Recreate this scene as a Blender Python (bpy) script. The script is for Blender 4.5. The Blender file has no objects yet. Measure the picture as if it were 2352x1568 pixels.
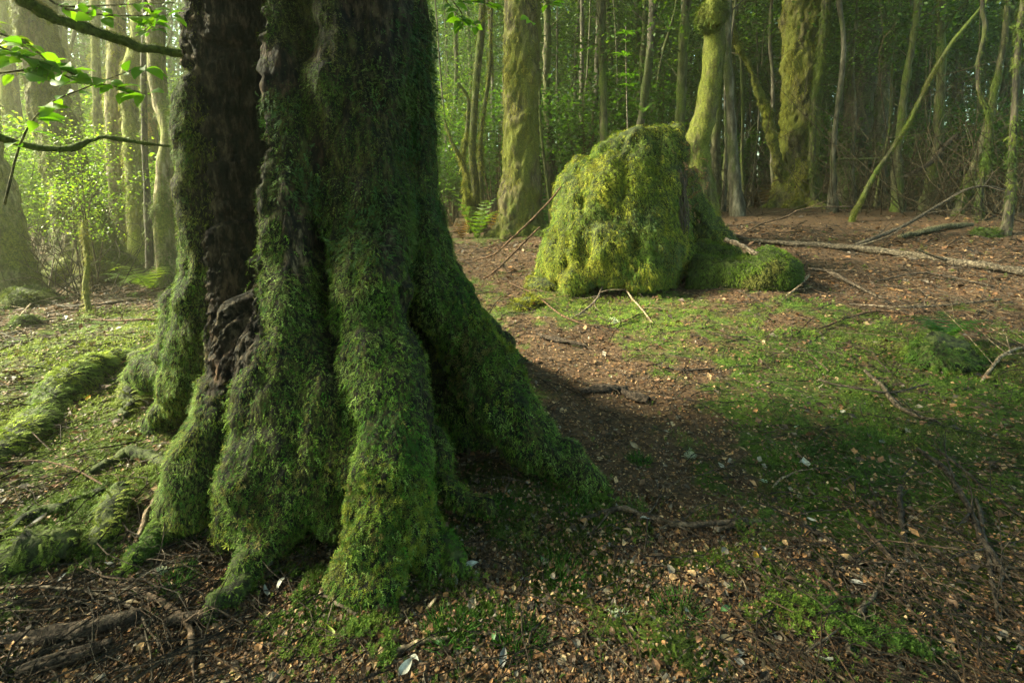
import bpy, math, numpy as np
from mathutils import Vector
RS = np.random.RandomState(7)
C = bpy.context.scene.collection
S = bpy.context.scene
R = math.radians
# ------------------------------------------------------------------ camera model (photo measured on a 2352 px wide view)
CAM = np.array([0.0, 0.0, 1.35]); PITCH = R(6.0); FOC = 512.0; CX = 512.0; CY = 244.0; K = 1024/2352
def rays(px, py):
    a = (np.asarray(px, float)*K-CX)/FOC; b = -(np.asarray(py, float)*K-CY)/FOC
    c, s = math.cos(PITCH), math.sin(PITCH)
    return np.stack([a, c+b*s, -s+b*c], -1)
def at(px, py, Y):
    d = rays(px, py); return CAM+d*(np.asarray(Y, float)/d[..., 1])[..., None]
def proj(P):
    q = P-CAM; c, s = math.cos(PITCH), math.sin(PITCH)
    dep = q[..., 1]*c-q[..., 2]*s; up = q[..., 1]*s+q[..., 2]*c
    dep = np.where(np.abs(dep) < 1e-6, 1e-6, dep)
    return (CX+FOC*q[..., 0]/dep)/K, (CY-FOC*up/dep)/K, dep
# ------------------------------------------------------------------ noise
def _h(i, j, k, seed):
    n = (i.astype(np.int64)*374761393+j.astype(np.int64)*668265263+k.astype(np.int64)*2147483647+seed*974711) & 0x7fffffff
    n = ((n ^ (n >> 13))*1274126177) & 0x7fffffff
    n = (n ^ (n >> 16)) & 0xffff
    return n/65535.0*2-1
def noise(P, seed=0):
    P = np.asarray(P, float); f = np.floor(P); t = P-f; t = t*t*(3-2*t); f = f.astype(np.int64)
    out = 0
    for a in (0, 1):
        wa = t[:, 0] if a else 1-t[:, 0]
        for b in (0, 1):
            wb = t[:, 1] if b else 1-t[:, 1]
            for c in (0, 1):
                wc = t[:, 2] if c else 1-t[:, 2]
                out = out+wa*wb*wc*_h(f[:, 0]+a, f[:, 1]+b, f[:, 2]+c, seed)
    return out
def fbm(P, octv=4, seed=0, gain=.5):
    P = np.asarray(P, float); o = 0; a = 1; tot = 0
    for i in range(octv):
        o = o+a*noise(P*(2.03**i)+i*17.3, seed+i); tot += a; a *= gain
    return o/tot*1.6
def sstep(a, b, x):
    t = np.clip((np.asarray(x, float)-a)/(b-a), 0, 1); return t*t*(3-2*t)
def unit(v): return v/np.maximum(np.linalg.norm(v, axis=-1, keepdims=True), 1e-9)
# ------------------------------------------------------------------ terrain
def hgt0(x, y):
    x = np.asarray(x, float); y = np.asarray(y, float)
    d = np.hypot(x, y); ang = x/(np.abs(y)+2.0)
    k = sstep(-.75, .45, ang)
    h = .80*sstep(2.2, 14, d)*k*sstep(-2, 3, y)-.18*sstep(6, 14, d)*(1-k)
    h = h+.03*np.exp(-((x+.9)**2+(y-2.7)**2)/1.1**2)
    h = h+1.6*sstep(26, 60, d)
    return h
def hgt(x, y):
    x = np.asarray(x, float); y = np.asarray(y, float); z = np.zeros_like(x)
    sh = x.shape; p = np.stack([x.ravel(), y.ravel(), z.ravel()], -1)
    n = fbm(p*1.1, 3, 11)*.045+fbm(p*5.0, 3, 12)*.014+fbm(p*.23, 2, 13)*.12*sstep(4, 9, np.hypot(p[:, 0], p[:, 1]))
    return hgt0(x, y)+n.reshape(sh)
def gnd(px, py, lim=60.0):
    d = rays(px, py); z = np.zeros(d.shape[:-1])
    t = np.full(z.shape, 3.0)
    for i in range(25):
        tn = np.where(d[..., 2] < -1e-3, (z-CAM[2])/np.minimum(d[..., 2], -1e-3), lim)
        t = np.clip(.5*t+.5*tn, .3, lim); P = CAM+d*t[..., None]; z = hgt(P[..., 0], P[..., 1])
    P = CAM+d*t[..., None]; P[..., 2] = z; return P
def g1(px, py, up=0.0):
    p = gnd(np.array([px]), np.array([py]))[0]; p[2] += up; return p
# ------------------------------------------------------------------ mesh writing
def mesh(name, V, F, col=None, mat=None, parent=None, smooth=False, nofuse=True):
    """V (n,3); F list of int arrays (m,3)/(m,4); col (n,3) kept in the attribute Col; ONE object."""
    if not isinstance(F, list): F = [F]
    F = [f for f in F if len(f)]
    me = bpy.data.meshes.new(name)
    me.vertices.add(len(V)); me.vertices.foreach_set('co', np.ascontiguousarray(V, np.float32).ravel())
    lp = np.concatenate([f.ravel() for f in F]).astype(np.int32)
    cnt = np.concatenate([np.full(len(f), f.shape[1], np.int32) for f in F])
    me.loops.add(len(lp)); me.loops.foreach_set('vertex_index', lp)
    me.polygons.add(len(cnt))
    st = np.concatenate([[0], np.cumsum(cnt)[:-1]]).astype(np.int32)
    me.polygons.foreach_set('loop_start', st)
    me.polygons.foreach_set('use_smooth', np.full(len(cnt), smooth, bool))
    me.update(calc_edges=True)
    if col is not None:
        a = me.attributes.new('Col', 'FLOAT_COLOR', 'POINT')
        c = np.ones((len(V), 4), np.float32); c[:, :3] = col; a.data.foreach_set('color', c.ravel())
    if mat: me.materials.append(mat)
    o = bpy.data.objects.new(name, me); C.objects.link(o)
    if parent is not None: o.parent = parent
    return o
def tag(o, label=None, cat=None, group=None, kind=None):
    if label: o['label'] = label
    if cat: o['category'] = cat
    if group: o['group'] = group
    if kind: o['kind'] = kind
    return o
def thing(name, label, cat, loc=(0, 0, 0), group=None):
    o = bpy.data.objects.new(name, None); C.objects.link(o); o.location = [float(v) for v in loc]
    o.empty_display_size = .1
    return tag(o, label, cat, group)
def join(parts):
    """parts: list of (V, [F..], col) -> one"""
    V = []; T = {}; Cc = []; n = 0
    for v, fs, c in parts:
        if not isinstance(fs, list): fs = [fs]
        for f in fs:
            if len(f): T.setdefault(f.shape[1], []).append(f+n)
        V.append(v); Cc.append(np.broadcast_to(np.asarray(c, float), (len(v), 3))); n += len(v)
    return np.concatenate(V), [np.concatenate(t) for t in T.values()], np.concatenate(Cc)
def crom(P, n):
    """Catmull-Rom resample of control rows (any width) to n rows"""
    P = np.asarray(P, float)
    if len(P) == 2:
        t = np.linspace(0, 1, n)[:, None]; return P[0]*(1-t)+P[1]*t
    Q = np.concatenate([[2*P[0]-P[1]], P, [2*P[-1]-P[-2]]])
    s = np.linspace(0, len(P)-1-1e-9, n); i = s.astype(int); t = (s-i)[:, None]
    a, b, c, d = Q[i], Q[i+1], Q[i+2], Q[i+3]
    return .5*(2*b+(c-a)*t+(2*a-5*b+4*c-d)*t*t+(3*b-a-3*c+d)*t**3)
def tubes(paths, radii, sides=6, cap=True):
    """paths (n,k,3) radii (n,k) -> V, [F]  closed tapered tubes"""
    P = np.asarray(paths, float); r = np.asarray(radii, float)
    n, k = P.shape[:2]
    T = unit(np.gradient(P, axis=1))
    mean = unit(P[:, -1]-P[:, 0])
    ref = np.where(np.abs(mean[:, 2:3]) > .8, np.array([[1., .02, 0]]), np.array([[.01, .02, 1.]]))
    ref = unit(ref-mean*(ref*mean).sum(-1, keepdims=True))[:, None, :]
    A = unit(ref-T*(ref*T).sum(-1, keepdims=True)); B = np.cross(T, A)
    th = np.arange(sides)/sides*2*np.pi
    V = P[:, :, None, :]+r[:, :, None, None]*(np.cos(th)[None, None, :, None]*A[:, :, None, :]+np.sin(th)[None, None, :, None]*B[:, :, None, :])
    V = V.reshape(n, k*sides, 3)
    i = np.arange(k-1)[:, None]*sides; j = np.arange(sides)[None, :]; j2 = (j+1) % sides
    f = np.stack([i+j, i+j2, i+sides+j2, i+sides+j], -1).reshape(-1, 4)
    F = [(f[None]+np.arange(n)[:, None, None]*k*sides).reshape(-1, 4)]
    if cap:
        if sides == 4 or sides == 3:
            e = np.stack([np.arange(sides)[::-1], (k-1)*sides+np.arange(sides)])
            F.append((e[None]+np.arange(n)[:, None, None]*k*sides).reshape(-1, sides))
        else:
            c0 = P[:, 0]; c1 = P[:, -1]; base = n*k*sides
            V = np.concatenate([V.reshape(-1, 3), c0, c1])
            jj = np.arange(sides); tri = []
            for q in range(n):
                o = q*k*sides
                tri.append(np.stack([o+(jj+1) % sides, o+jj, np.full(sides, base+q)], -1))
                tri.append(np.stack([o+(k-1)*sides+jj, o+(k-1)*sides+(jj+1) % sides, np.full(sides, base+n+q)], -1))
            F.append(np.concatenate(tri)); return V, F
    return V.reshape(-1, 3), F
def tube(ctrl, n=24, sides=10, wob=0, seed=0, jit=0):
    """ctrl rows (x,y,z,r)"""
    q = crom(ctrl, n); p, r = q[:, :3].copy(), np.maximum(q[:, 3], .0008)
    if jit:
        L = np.linspace(0, 1, n)*max(3, n/4)
        for a in range(3): p[:, a] += jit*noise(np.stack([L, L*0+seed*3.1, L*0+a*7], -1), seed)
    V, F = tubes(p[None], r[None], sides)
    if wob:
        V = V+ (V-np.concatenate([np.repeat(p, sides, 0), p[:1], p[-1:]]) if len(V) == n*sides+2 else V-np.repeat(p, sides, 0))*(fbm(V*wob, 3, seed)[:, None]*.45)
    return V, F
def remesh(parts, voxel):
    V, F, c = join([(v, f, (0, 0, 0)) for v, f in parts])
    o = mesh('scratch', V, F); m = o.modifiers.new('r', 'REMESH'); m.mode = 'VOXEL'; m.voxel_size = voxel
    dg = bpy.context.evaluated_depsgraph_get(); e = o.evaluated_get(dg); me = e.to_mesh()
    n = len(me.vertices); V = np.empty(n*3, np.float32); me.vertices.foreach_get('co', V); V = V.reshape(-1, 3).astype(float)
    nl = len(me.loops); L = np.empty(nl, np.int32); me.loops.foreach_get('vertex_index', L); Fq = L.reshape(-1, 4)
    e.to_mesh_clear(); d = o.data; bpy.data.objects.remove(o); bpy.data.meshes.remove(d)
    return V, Fq
def smooth_v(V, F, it=3, lam=.5):
    a = np.concatenate([F, np.roll(F, 1, 1)]).ravel(); b = np.concatenate([np.roll(F, -1, 1), F]).ravel()
    cnt = np.bincount(a, minlength=len(V))[:, None]
    for _ in range(it):
        s = np.stack([np.bincount(a, V[b, i], len(V)) for i in range(3)], -1); V = V+(s/np.maximum(cnt, 1)-V)*lam
    return V
def vnormals(V, F):
    n = np.cross(V[F[:, 2]]-V[F[:, 0]], V[F[:, -1]]-V[F[:, 1]]) if F.shape[1] == 4 else np.cross(V[F[:, 1]]-V[F[:, 0]], V[F[:, 2]]-V[F[:, 0]])
    o = np.zeros_like(V)
    for i in range(3):
        for k in range(F.shape[1]): o[:, i] += np.bincount(F[:, k], n[:, i], len(V))
    return unit(o)
def sample(V, F, n, w=None, rs=RS):
    """n area-weighted points on quads/tris with smooth normals; w per-vertex weight"""
    if F.shape[1] == 4: F = np.concatenate([F[:, [0, 1, 2]], F[:, [0, 2, 3]]])
    N = vnormals(V, F)
    A = np.linalg.norm(np.cross(V[F[:, 1]]-V[F[:, 0]], V[F[:, 2]]-V[F[:, 0]]), axis=1)
    if w is not None: A = A*w[F].mean(1)
    i = np.searchsorted(np.cumsum(A)/A.sum(), rs.rand(n)); i = np.minimum(i, len(F)-1)
    u = rs.rand(n, 1); v = rs.rand(n, 1); s = u+v > 1; u = np.where(s, 1-u, u); v = np.where(s, 1-v, v)
    f = F[i]; a, b, c = 1-u-v, u, v
    return V[f[:, 0]]*a+V[f[:, 1]]*b+V[f[:, 2]]*c, unit(N[f[:, 0]]*a+N[f[:, 1]]*b+N[f[:, 2]]*c)
def stamp(tv, tf, pos, X, Z, sc, col, colvar=.0, rs=RS, tcol=None):
    """copies of a template (tv,tf): local x along X, local z along Z; sc (n,) or (n,3); col (n,3)"""
    Z = unit(Z); X = unit(X-Z*(X*Z).sum(-1, keepdims=True)); Y = np.cross(Z, X)
    sc = np.asarray(sc, float); sc = sc[:, None]*np.ones((1, 3)) if sc.ndim == 1 else sc
    t = tv[None]*sc[:, None, :]
    V = pos[:, None, :]+t[..., 0:1]*X[:, None]+t[..., 1:2]*Y[:, None]+t[..., 2:3]*Z[:, None]
    n, m = len(pos), len(tv)
    F = [(f[None]+np.arange(n)[:, None, None]*m).reshape(-1, f.shape[1]) for f in (tf if isinstance(tf, list) else [tf])]
    c = np.repeat(col, m, 0)
    if tcol is not None: c = c*np.tile(tcol, n)[:, None]
    return V.reshape(-1, 3), F, np.clip(c, 0, 1)
def palette(P, cols, scale, seed, n, rs=RS, jit=.18):
    """patchy choice between colours by noise, then per-item brightness jitter"""
    v = 1.25*fbm(P*scale, 3, seed)+rs.randn(len(P))*.10
    q = np.clip((v+1)/2, 0, .999)*len(cols); i = np.clip(q.astype(int), 0, len(cols)-1)
    c = np.asarray(cols)[i]; return c*(1+jit*rs.randn(len(P), 1)).clip(.45, 1.7)
# ------------------------------------------------------------------ templates
def t_frond(nl=6, w=.34, lw=.075, droop=.35, seed=0):
    rs = np.random.RandomState(seed); V = []; F = []
    def pt(t): return np.array([t, 0, .16*math.sin(t*2.2)-droop*t*t])
    n = 0
    a, b, c = pt(0), pt(.55), pt(1); V += [a+[0, -.03, 0], a+[0, .03, 0], b+[0, .025, 0], b+[0, -.025, 0], c]; F += [[0, 1, 2], [0, 2, 3], [3, 2, 4]]; n = 5
    for i in range(nl):
        t = .08+.8*i/(nl-1)
        for s in (-1, 1):
            tt = min(1, t+rs.uniform(-.05, .05)); p = pt(tt); L = w*(1-.55*tt)*rs.uniform(.75, 1.2); an = rs.uniform(.55, 1.1)
            d = np.array([math.cos(an), s*math.sin(an), rs.uniform(-.15, .35)])*L; q = np.array([-d[1], d[0], 0]); q = q/np.linalg.norm(q)*lw*.5
            V += [p-q, p+q, p+d]; F.append([n, n+1, n+2]); n += 3
    return np.array(V), np.array(F)
def t_star(nl=9, h=1.0, seed=0):
    """a moss sprig: short stem, whorls of narrow leaves"""
    rs = np.random.RandomState(seed); V = [[-.03, 0, 0], [.03, 0, 0], [0, 0, h]]; F = [[0, 1, 2]]; n = 3
    for i in range(nl):
        z = h*(.35+.65*i/nl); a = i*2.4+rs.rand(); L = .55*(1.15-.5*i/nl); up = .1+.75*i/nl
        d = np.array([math.cos(a), math.sin(a), up])*L; q = np.array([-math.sin(a), math.cos(a), 0])*.085; p = np.array([0, 0, z])
        V += [p-q*.4, p+d*.5-q, p+d*.5+q, p+d]; F += [[n, n+1, n+2], [n+1, n+3, n+2]]; n += 4
    return np.array(V), np.array(F)
def t_leaf(curl=.15, fold=.12, wid=.28):
    xs = [0, .22, .5, .78, 1]; ws = [.02, .75, 1, .6, 0.02]; V = []; F = []
    for x, w in zip(xs, ws):
        z = -curl*(x-.4)**2*2
        V += [[x, -w*wid, z+fold*w], [x, 0, z], [x, w*wid, z+fold*w]]
    for i in range(4):
        a = i*3; F += [[a, a+3, a+4, a+1], [a+1, a+4, a+5, a+2]]
    return np.array(V, float), np.array(F)
LEAF2 = (np.array([[0, 0, 0], [.45, -.32, .06], [.5, 0, -.02], [.45, .32, .06], [1, 0, -.06]], float), np.array([[0, 1, 2], [0, 2, 3], [1, 4, 2], [2, 4, 3]]))
DIAM = (np.array([[0, 0, 0], [.5, -.3, .05], [1, 0, 0], [.5, .3, .05]], float), np.array([[0, 1, 2], [0, 2, 3]]))
FR = [t_frond(6, .36, .085, .35, s) for s in range(3)]
FRS = [t_frond(4, .42, .105, .3, s+9) for s in range(2)]
FRW = [t_frond(3, .46, .10, .4, s+19) for s in range(3)]
ST = [t_star(9, 1.0, s) for s in range(2)]
STS = [t_star(5, .8, s+5) for s in range(2)]
HAZE = 0.004
EXPO = 2.9
# ------------------------------------------------------------------ materials
def nd(nt, t, **kw):
    n = nt.nodes.new(t)
    for k, v in kw.items():
        if k in n.inputs: n.inputs[k].default_value = v
        else: setattr(n, k, v)
    return n
def base_mat(name):
    m = bpy.data.materials.new(name); m.use_nodes = True; nt = m.node_tree; nt.nodes.clear()
    out = nd(nt, 'ShaderNodeOutputMaterial'); return m, nt, out
def mat_leaf(name, trans=.35, rough=.55, spec=.25, tint=(1.25, 1.25, .45), nscale=0):
    """leaf/moss: Col attribute, part of the light passes through"""
    m, nt, out = base_mat(name); L = nt.links.new
    at_ = nd(nt, 'ShaderNodeAttribute', attribute_name='Col')
    p = nd(nt, 'ShaderNodeBsdfPrincipled'); p.inputs['Roughness'].default_value = rough; p.inputs['Specular IOR Level'].default_value = spec
    col = at_.outputs['Color']
    if nscale:
        tx = nd(nt, 'ShaderNodeNewGeometry'); nz = nd(nt, 'ShaderNodeTexNoise'); nz.inputs['Scale'].default_value = nscale; nz.inputs['Detail'].default_value = 3
        L(tx.outputs['Position'], nz.inputs['Vector'])
        mr = nd(nt, 'ShaderNodeMapRange'); mr.inputs['From Min'].default_value = .3; mr.inputs['From Max'].default_value = .7; mr.inputs['To Min'].default_value = .55; mr.inputs['To Max'].default_value = 1.35
        L(nz.outputs['Fac'], mr.inputs['Value'])
        mx = nd(nt, 'ShaderNodeMix', data_type='RGBA', blend_type='MULTIPLY'); mx.inputs['Factor'].default_value = 1
        L(col, mx.inputs['A']); L(mr.outputs['Result'], mx.inputs['B']); col = mx.outputs['Result']
    L(col, p.inputs['Base Color'])
    if trans:
        t = nd(nt, 'ShaderNodeBsdfTranslucent'); mm = nd(nt, 'ShaderNodeMix', data_type='RGBA', blend_type='MULTIPLY'); mm.inputs['Factor'].default_value = 1
        L(col, mm.inputs['A']); mm.inputs['B'].default_value = (*tint, 1); L(mm.outputs['Result'], t.inputs['Color'])
        ms = nd(nt, 'ShaderNodeMixShader'); ms.inputs[0].default_value = trans
        L(p.outputs[0], ms.inputs[1]); L(t.outputs[0], ms.inputs[2]); L(ms.outputs[0], out.inputs['Surface'])
    else: L(p.outputs[0], out.inputs['Surface'])
    return m
def mat_bark(name, c1, c2, c3, scale=9, stretch=.25, bump=.6, rough=.85, mossc=None, mossamt=.5, usecol=False, objspace=False):
    """bark: stretched noise between colours, patches of thin moss/lichen, bump"""
    m, nt, out = base_mat(name); L = nt.links.new
    if objspace: src = nd(nt, 'ShaderNodeTexCoord').outputs['Object']
    else: src = nd(nt, 'ShaderNodeNewGeometry').outputs['Position']
    mp = nd(nt, 'ShaderNodeMapping'); mp.inputs['Scale'].default_value = (1, 1, stretch); L(src, mp.inputs['Vector'])
    n1 = nd(nt, 'ShaderNodeTexNoise'); n1.inputs['Scale'].default_value = scale; n1.inputs['Detail'].default_value = 8; n1.inputs['Roughness'].default_value = .68; L(mp.outputs[0], n1.inputs['Vector'])
    vr = nd(nt, 'ShaderNodeTexVoronoi'); vr.feature = 'DISTANCE_TO_EDGE'; vr.inputs['Scale'].default_value = scale*1.3; L(mp.outputs[0], vr.inputs['Vector'])
    cr = nd(nt, 'ShaderNodeValToRGB'); e = cr.color_ramp.elements; e[0].position = .41; e[0].color = (*c1, 1); e[1].position = .63; e[1].color = (*c3, 1); k = e.new(.51); k.color = (*c2, 1)
    L(n1.outputs['Fac'], cr.inputs[0]); col = cr.outputs[0]
    if usecol:
        a = nd(nt, 'ShaderNodeAttribute', attribute_name='Col'); mx = nd(nt, 'ShaderNodeMix', data_type='RGBA', blend_type='MULTIPLY'); mx.inputs['Factor'].default_value = 1
        L(col, mx.inputs['A']); L(a.outputs['Color'], mx.inputs['B']); col = mx.outputs['Result']
    if mossc:
        n2 = nd(nt, 'ShaderNodeTexNoise'); n2.inputs['Scale'].default_value = 2.3; n2.inputs['Detail'].default_value = 6; n2.inputs['Roughness'].default_value = .65
        mp2 = nd(nt, 'ShaderNodeMapping'); mp2.inputs['Scale'].default_value = (1, 1, .45); L(src, mp2.inputs['Vector']); L(mp2.outputs[0], n2.inputs['Vector'])
        mr = nd(nt, 'ShaderNodeMapRange'); mr.inputs['From Min'].default_value = .62-.3*mossamt; mr.inputs['From Max'].default_value = .76-.3*mossamt; L(n2.outputs['Fac'], mr.inputs['Value'])
        n3 = nd(nt, 'ShaderNodeTexNoise'); n3.inputs['Scale'].default_value = 45; n3.inputs['Detail'].default_value = 4; L(src, n3.inputs['Vector'])
        cm = nd(nt, 'ShaderNodeValToRGB'); e = cm.color_ramp.elements; e[0].position = .3; e[0].color = tuple(.35*v for v in mossc)+(1,); e[1].position = .7; e[1].color = tuple(1.25*v for v in mossc)+(1,); L(n3.outputs['Fac'], cm.inputs[0])
        mx = nd(nt, 'ShaderNodeMix', data_type='RGBA'); L(mr.outputs['Result'], mx.inputs['Factor']); L(col, mx.inputs['A']); L(cm.outputs[0], mx.inputs['B']); col = mx.outputs['Result']
    p = nd(nt, 'ShaderNodeBsdfPrincipled'); p.inputs['Roughness'].default_value = rough; p.inputs['Specular IOR Level'].default_value = .25; L(col, p.inputs['Base Color'])
    ad = nd(nt, 'ShaderNodeMath', operation='MULTIPLY_ADD'); L(vr.outputs['Distance'], ad.inputs[0]); ad.inputs[1].default_value = .7; L(n1.outputs['Fac'], ad.inputs[2])
    b = nd(nt, 'ShaderNodeBump'); b.inputs['Strength'].default_value = bump; b.inputs['Distance'].default_value = .02; L(ad.outputs[0], b.inputs['Height']); L(b.outputs[0], p.inputs['Normal'])
    L(p.outputs[0], out.inputs['Surface']); return m
def mat_ground(name):
    m, nt, out = base_mat(name); L = nt.links.new
    src = nd(nt, 'ShaderNodeNewGeometry').outputs['Position']
    n1 = nd(nt, 'ShaderNodeTexNoise'); n1.inputs['Scale'].default_value = 26; n1.inputs['Detail'].default_value = 9; n1.inputs['Roughness'].default_value = .75; L(src, n1.inputs['Vector'])
    cr = nd(nt, 'ShaderNodeValToRGB'); e = cr.color_ramp.elements; e[0].position = .3; e[0].color = (.018, .012, .008, 1); e[1].position = .75; e[1].color = (.17, .095, .045, 1); k = e.new(.52); k.color = (.07, .04, .022, 1)
    L(n1.outputs['Fac'], cr.inputs[0])
    a = nd(nt, 'ShaderNodeAttribute', attribute_name='Col')
    sp = nd(nt, 'ShaderNodeSeparateColor'); L(a.outputs['Color'], sp.inputs[0])
    n3 = nd(nt, 'ShaderNodeTexNoise'); n3.inputs['Scale'].default_value = 60; n3.inputs['Detail'].default_value = 5; L(src, n3.inputs['Vector'])
    cm = nd(nt, 'ShaderNodeValToRGB'); e = cm.color_ramp.elements; e[0].position = .3; e[0].color = (.012, .03, .004, 1); e[1].position = .7; e[1].color = (.075, .13, .014, 1); L(n3.outputs['Fac'], cm.inputs[0])
    mx = nd(nt, 'ShaderNodeMix', data_type='RGBA'); L(sp.outputs[0], mx.inputs['Factor']); L(cr.outputs[0], mx.inputs['A']); L(cm.outputs[0], mx.inputs['B'])
    p = nd(nt, 'ShaderNodeBsdfPrincipled'); p.inputs['Roughness'].default_value = .9; p.inputs['Specular IOR Level'].default_value = .2; L(mx.outputs['Result'], p.inputs['Base Color'])
    b = nd(nt, 'ShaderNodeBump'); b.inputs['Strength'].default_value = .8; b.inputs['Distance'].default_value = .015; L(n1.outputs['Fac'], b.inputs['Height']); L(b.outputs[0], p.inputs['Normal'])
    L(p.outputs[0], out.inputs['Surface']); return m
M = dict(
    moss=mat_leaf('moss', .2, .7, .15, (1.3, 1.3, .5)),
    leaf=mat_leaf('green_leaf', .58, .45, .4, (1.35, 1.5, .35)),
    canopy=mat_leaf('canopy_leaf', .42, .5, .3, (1.4, 1.5, .4)),
    litter=mat_leaf('dry_leaf', .12, .6, .3, (1.2, 1.0, .7), 90),
    big=mat_leaf('grey_leaf', .1, .5, .4, (1.1, 1.0, .8), 45),
    old=mat_bark('old_bark', (.003, .0025, .002), (.03, .02, .012), (.16, .115, .075), 30, .33, 1.0, usecol=True),
    under=mat_bark('mossy_wood', (.008, .01, .004), (.03, .04, .01), (.06, .075, .018), 20, .6, .8),
    mossbark=mat_bark('mossy_bark', (.022, .018, .01), (.07, .055, .026), (.14, .115, .06), 13, .3, 1.0, mossc=(.115, .125, .016), mossamt=.75),
    greybark=mat_bark('grey_bark', (.03, .025, .018), (.075, .065, .045), (.16, .14, .105), 14, .3, .7, mossc=(.06, .08, .014), mossamt=.45, objspace=True),
    greenbark=mat_bark('green_bark', (.022, .02, .011), (.06, .055, .026), (.12, .11, .06), 16, .3, .9, mossc=(.075, .10, .014), mossamt=.6, objspace=True),
    palebark=mat_bark('pale_bark', (.05, .04, .025), (.15, .115, .065), (.28, .235, .16), 14, .3, .9, mossc=(.15, .16, .025), mossamt=.5),
    sunbark=mat_bark('sun_painted_bark', (.05, .045, .02), (.13, .12, .05), (.24, .22, .11), 15, .3, 1.0, mossc=(.16, .175, .02), mossamt=.7),  # green bark lightened in colour, sunlight painted in for the hazy-side trunks
    darkbark=mat_bark('dark_bark', (.012, .01, .008), (.04, .032, .022), (.09, .075, .05), 12, .3, .9, mossc=(.05, .06, .012), mossamt=.4, objspace=True),
    stick=mat_bark('stick_bark', (.02, .016, .012), (.06, .047, .036), (.15, .125, .10), 40, .8, .6, usecol=True),
    bough=mat_bark('bough_bark', (.03, .025, .014), (.075, .07, .03), (.14, .13, .06), 25, .8, .7, mossc=(.07, .10, .012), mossamt=.9),
    ground=mat_ground('forest_soil'))
# ================================================================== THE OLD TREE
def ptube(rows, n=26, sides=14, jit=0, seed=0):
    """rows (Px, Py, Y, r[m])"""
    rows = np.array(rows, float); p = at(rows[:, 0], rows[:, 1], rows[:, 2])
    return tube(np.concatenate([p, rows[:, 3:4]], 1), n, sides, 0, seed, jit)
def wtop(rows, z=5.2, lean=.02):
    """extend the first row (top of frame) straight up to height z"""
    return rows
def pole(rows, ztop=5.4, n=34, sides=14, rt=None, dx=0.0, dy=0.0, jit=0, seed=0):
    rows = np.array(rows, float); p = np.concatenate([at(rows[:, 0], rows[:, 1], rows[:, 2]), rows[:, 3:4]], 1)
    t = p[0].copy(); k = ztop-t[2]; t[0] += dx*k; t[1] += dy*k; t[2] = ztop; t[3] = rt if rt else t[3]*.9
    m = p[0]*.5+t*.5
    return tube(np.concatenate([[t, m], p]), n, sides, 0, seed, jit)
flutes = [
    pole([(690, 0, 2.85, .44), (700, 300, 2.85, .45), (715, 600, 2.82, .47), (740, 850, 2.8, .54), (750, 1050, 2.8, .56)], dx=.03),
    pole([(462, 0, 2.62, .10), (465, 300, 2.58, .10), (468, 560, 2.56, .105), (465, 720, 2.56, .12), (440, 850, 2.60, .12), (395, 940, 2.68, .09), (352, 985, 2.75, .045)], dx=-.02),
    pole([(530, 0, 2.62, .13), (530, 300, 2.60, .12), (528, 560, 2.55, .11), (522, 750, 2.50, .10), (505, 900, 2.45, .09), (475, 985, 2.45, .05)]),
    pole([(668, 0, 2.46, .18), (675, 250, 2.42, .19), (672, 500, 2.32, .19), (660, 700, 2.18, .19), (650, 880, 2.05, .19), (630, 1040, 1.93, .17), (605, 1160, 1.82, .145), (590, 1250, 1.74, .10), (560, 1330, 1.67, .045)]),
    pole([(775, 0, 2.42, .17), (780, 250, 2.40, .17), (752, 480, 2.38, .16), (748, 700, 2.22, .14), (755, 880, 2.05, .15), (765, 1010, 1.94, .15), (760, 1110, 1.87, .11), (790, 1220, 1.8, .06)]),
    pole([(842, 0, 2.48, .20), (845, 250, 2.44, .20), (845, 450, 2.36, .20), (850, 620, 2.24, .19), (872, 780, 2.10, .18), (900, 920, 1.98, .175), (905, 1030, 1.88, .15), (905, 1130, 1.80, .12), (890, 1200, 1.73, .145), (860, 1280, 1.65, .125), (845, 1360, 1.56, .09), (850, 1430, 1.50, .04)]),
    pole([(902, 0, 2.62, .155), (912, 200, 2.62, .16), (928, 380, 2.6, .16), (946, 520, 2.56, .155), (1005, 660, 2.5, .15), (1078, 790, 2.43, .15), (1160, 920, 2.36, .145), (1245, 1030, 2.29, .125), (1310, 1095, 2.22, .115), (1355, 1130, 2.16, .085), (1385, 1155, 2.12, .04)]),
    ptube([(915, 300, 2.85, .14), (945, 500, 2.9, .16), (1008, 640, 3.05, .15), (1075, 740, 3.3, .13), (1150, 805, 3.6, .09), (1200, 835, 3.8, .05)]),
    ptube([(600, 640, 2.3, .12), (555, 860, 2.16, .13), (510, 980, 2.06, .13), (462, 1090, 1.98, .11), (410, 1180, 1.9, .085), (362, 1255, 1.83, .035)]),
    ptube([(935, 560, 2.75, .20), (955, 720, 2.75, .24), (1000, 860, 2.72, .26), (1050, 980, 2.66, .22), (1110, 1060, 2.6, .14)]),
    ptube([(900, 900, 2.2, .12), (975, 1010, 2.10, .11), (1010, 1090, 2.02, .085), (1075, 1150, 1.96, .05), (1130, 1180, 1.92, .02)]),
    ptube([(450, 700, 2.7, .13), (415, 800, 2.85, .12), (375, 850, 3.0, .09), (320, 850, 3.2, .06)]),
    ptube([(785, 840, 2.14, .13), (800, 930, 2.02, .145), (815, 1040, 1.92, .14), (805, 1120, 1.85, .08)]),
    ptube([(600, 1080, 1.90, .11), (540, 1180, 1.84, .085), (500, 1260, 1.8, .03)]),
    ptube([(900, 1150, 1.8, .10), (960, 1230, 1.74, .08), (1000, 1300, 1.68, .03)]),
]
tz = float(hgt(np.array([-.9]), np.array([2.7]))[0])
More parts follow.
